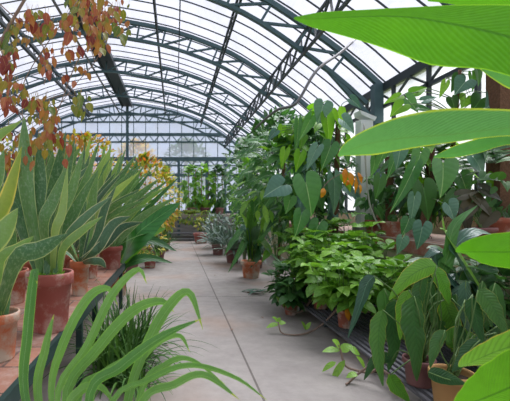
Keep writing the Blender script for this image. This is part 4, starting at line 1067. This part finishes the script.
# ------------------------------------------------------------------ banana leaves in the right foreground
bc = V((1.45, 1.05, 0))
t = potted('potted_banana_plant', 'banana plant whose large bright leaves reach in from the right edge', 'potted plant', bc, .24, .4, M['terra_red'])
MB().tube(spline([bc+V((0, 0, .35)), bc+V((.02, 0, 1.2)), bc+V((0, .02, 2.0))], 10), .07, 12, .035).build('pseudostem', M['stem'], t)
def blade2(D0, D1, rows, m_, tt, fold=.25, base=None):
    """rows: x, y of the upper edge, midrib and lower edge"""
    C = []; A = []; B = []
    n = len(rows)
    for i, (x, yu, ym, yl) in enumerate(rows):
        D = D0+(D1-D0)*i/(n-1)
        C.append(at(x, ym, D)); A.append(abs(ym-yu)*D/400); B.append(abs(yl-ym)*D/400)
    m = 26
    def inter(a, i):
        return spline([V((q, 0, 0)) for q in a], m)[i].x
    pts = spline(C, m); hu = [max(inter(A, i), .001) for i in range(m+1)]; hl = [max(inter(B, i), .001) for i in range(m+1)]
    mb = MB(); mb.blade(pts, hl, V((0, 1, .25)), tt, fold, 3, hu, roll=0, wave=.03)
    if base is not None:
        e = pts[-1]; mb.tube(spline([e, (e+V(base))/2+V((0, 0, .03)), base], 8), .008, 6, .018)
    mb.build('leaf', M[m_], t)
sp_ = bc+V((0, 0, 1.6))
blade2(1.35, 1.05, [(294, 17, 18, 19), (315, 13, 19, 27), (345, 11, 17, 34), (400, 8, 16, 48), (450, 5, 23, 63), (510, 4, 37, 70), (570, 10, 60, 90), (620, 40, 78, 100), (650, 92, 95, 98)], 'banana', .25, base=bc+V((0, 0, 1.95)))
blade2(1.5, 1.3, [(428, -2, -1, 1), (450, -10, -2, 3), (490, -20, -5, 9), (530, -20, -5, 16), (570, -8, 0, 12), (600, 8, 9, 10)], 'banana', .6, base=bc+V((0, 0, 1.95)))
blade2(1.55, 1.4, [(474, 58, 60, 62), (490, 55, 68, 74), (520, 52, 76, 90), (560, 60, 80, 98), (600, 86, 88, 90)], 'banana_pale', .3, base=bc+V((0, 0, 1.9)))
blade2(1.3, 1.1, [(338, 155, 156, 157), (350, 141, 150, 157), (372, 128, 143, 156), (405, 116, 138, 150), (450, 109, 135, 143), (510, 110, 128, 136), (560, 116, 128, 140), (610, 132, 134, 136)], 'banana_pale', .35, base=sp_)
blade2(1.42, 1.25, [(434, 156, 157, 158), (455, 146, 153, 158), (480, 138, 148, 153), (510, 128, 140, 145), (560, 125, 138, 150), (610, 140, 141, 142)], 'banana_pale', .1, base=sp_)
blade2(1.2, 1.05, [(456, 251, 252, 253), (466, 242, 252, 260), (482, 236, 252, 266), (510, 232, 252, 271), (560, 232, 250, 275), (620, 244, 246, 248)], 'banana', .4, base=bc+V((0, 0, 1.3)))
blade2(1.25, 1.1, [(459, 366, 367, 369), (470, 353, 363, 371), (490, 340, 354, 371), (515, 328, 345, 364), (560, 310, 330, 350), (620, 300, 302, 304)], 'lily_bright', .8, base=bc+V((0, 0, 1.2)))
blade2(1.05, .95, [(452, 412, 416, 420), (466, 392, 405, 425), (485, 372, 398, 430), (515, 350, 385, 430), (560, 330, 360, 400), (620, 320, 322, 324)], 'banana', .75, base=bc+V((0, 0, 1.15)))

# ------------------------------------------------------------------ trees outside the end wall
for i, (x, y, h, m_, lab) in enumerate(((-7, 27, 6.2, 'orange', 'rusty tree blurred behind the frosted end panes at far left'), (-3.0, 31.5, 6.8, 'yellow', 'golden tree blurred behind the frosted end panes near the ridge'), (.8, 28, 6.2, 'bush_dark', 'dark tree blurred behind the frosted end panes right of the ridge'))):
    t = thing('tree', lab, 'tree', (x, y, -.2), 'trees outside the end wall')
    MB().tube([(x, y, -.2), (x+.1, y, h*.5)], .2, 8, .1).build('trunk', M['bark'], t)
    foliage(t, (x, y, h*.68), (1.7, 1.4, h*.3), 700, .45, .3, M[m_], base=(x, y, h*.3), stems=8, stemr=.06, stemmat=M['bark'])

# ------------------------------------------------------------------ light, camera
w = bpy.data.worlds.new('World'); sc.world = w; w.use_nodes = True
N = w.node_tree.nodes; L = w.node_tree.links; N.clear()
tc = N.new('ShaderNodeTexCoord')
nz = noise_(N, L, 2.2, 5, tc.outputs['Generated'])
colr = mix_(N, L, nz, (.80, .85, 1.0, 1), (1.0, .99, .98, 1))
bg = N.new('ShaderNodeBackground'); L.new(colr, bg.inputs[0]); bg.inputs[1].default_value = 1.05
ow = N.new('ShaderNodeOutputWorld'); L.new(bg.outputs[0], ow.inputs[0])
sun = bpy.data.lights.new('sun', 'SUN'); sun.energy = 9.5; sun.angle = .8; sun.color = (1, .96, .9)
so = bpy.data.objects.new('sun', sun); COL.objects.link(so); so.rotation_euler = (math.radians(-22), math.radians(24), 0)

cam = bpy.data.cameras.new('camera'); co = bpy.data.objects.new('camera', cam); COL.objects.link(co)
co.location = (0, 0, 1.5); co.rotation_euler = (PI/2, 0, 0)
cam.sensor_width = 36; cam.lens = 36*400/510; cam.shift_x = 80/510; cam.shift_y = 6.5/510
cam.clip_start = .05; cam.clip_end = 300
cam.dof.use_dof = True; cam.dof.focus_distance = 2.9; cam.dof.aperture_fstop = 5.0
sc.camera = co
sc.view_settings.view_transform = 'Standard'; sc.view_settings.look = 'None'; sc.view_settings.exposure = .08; sc.view_settings.gamma = 1
sc.view_settings.use_curve_mapping = False
sc.cycles.use_denoising = True
sc.cycles.max_bounces = 10; sc.cycles.transparent_max_bounces = 12; sc.cycles.transmission_bounces = 8; sc.cycles.diffuse_bounces = 5
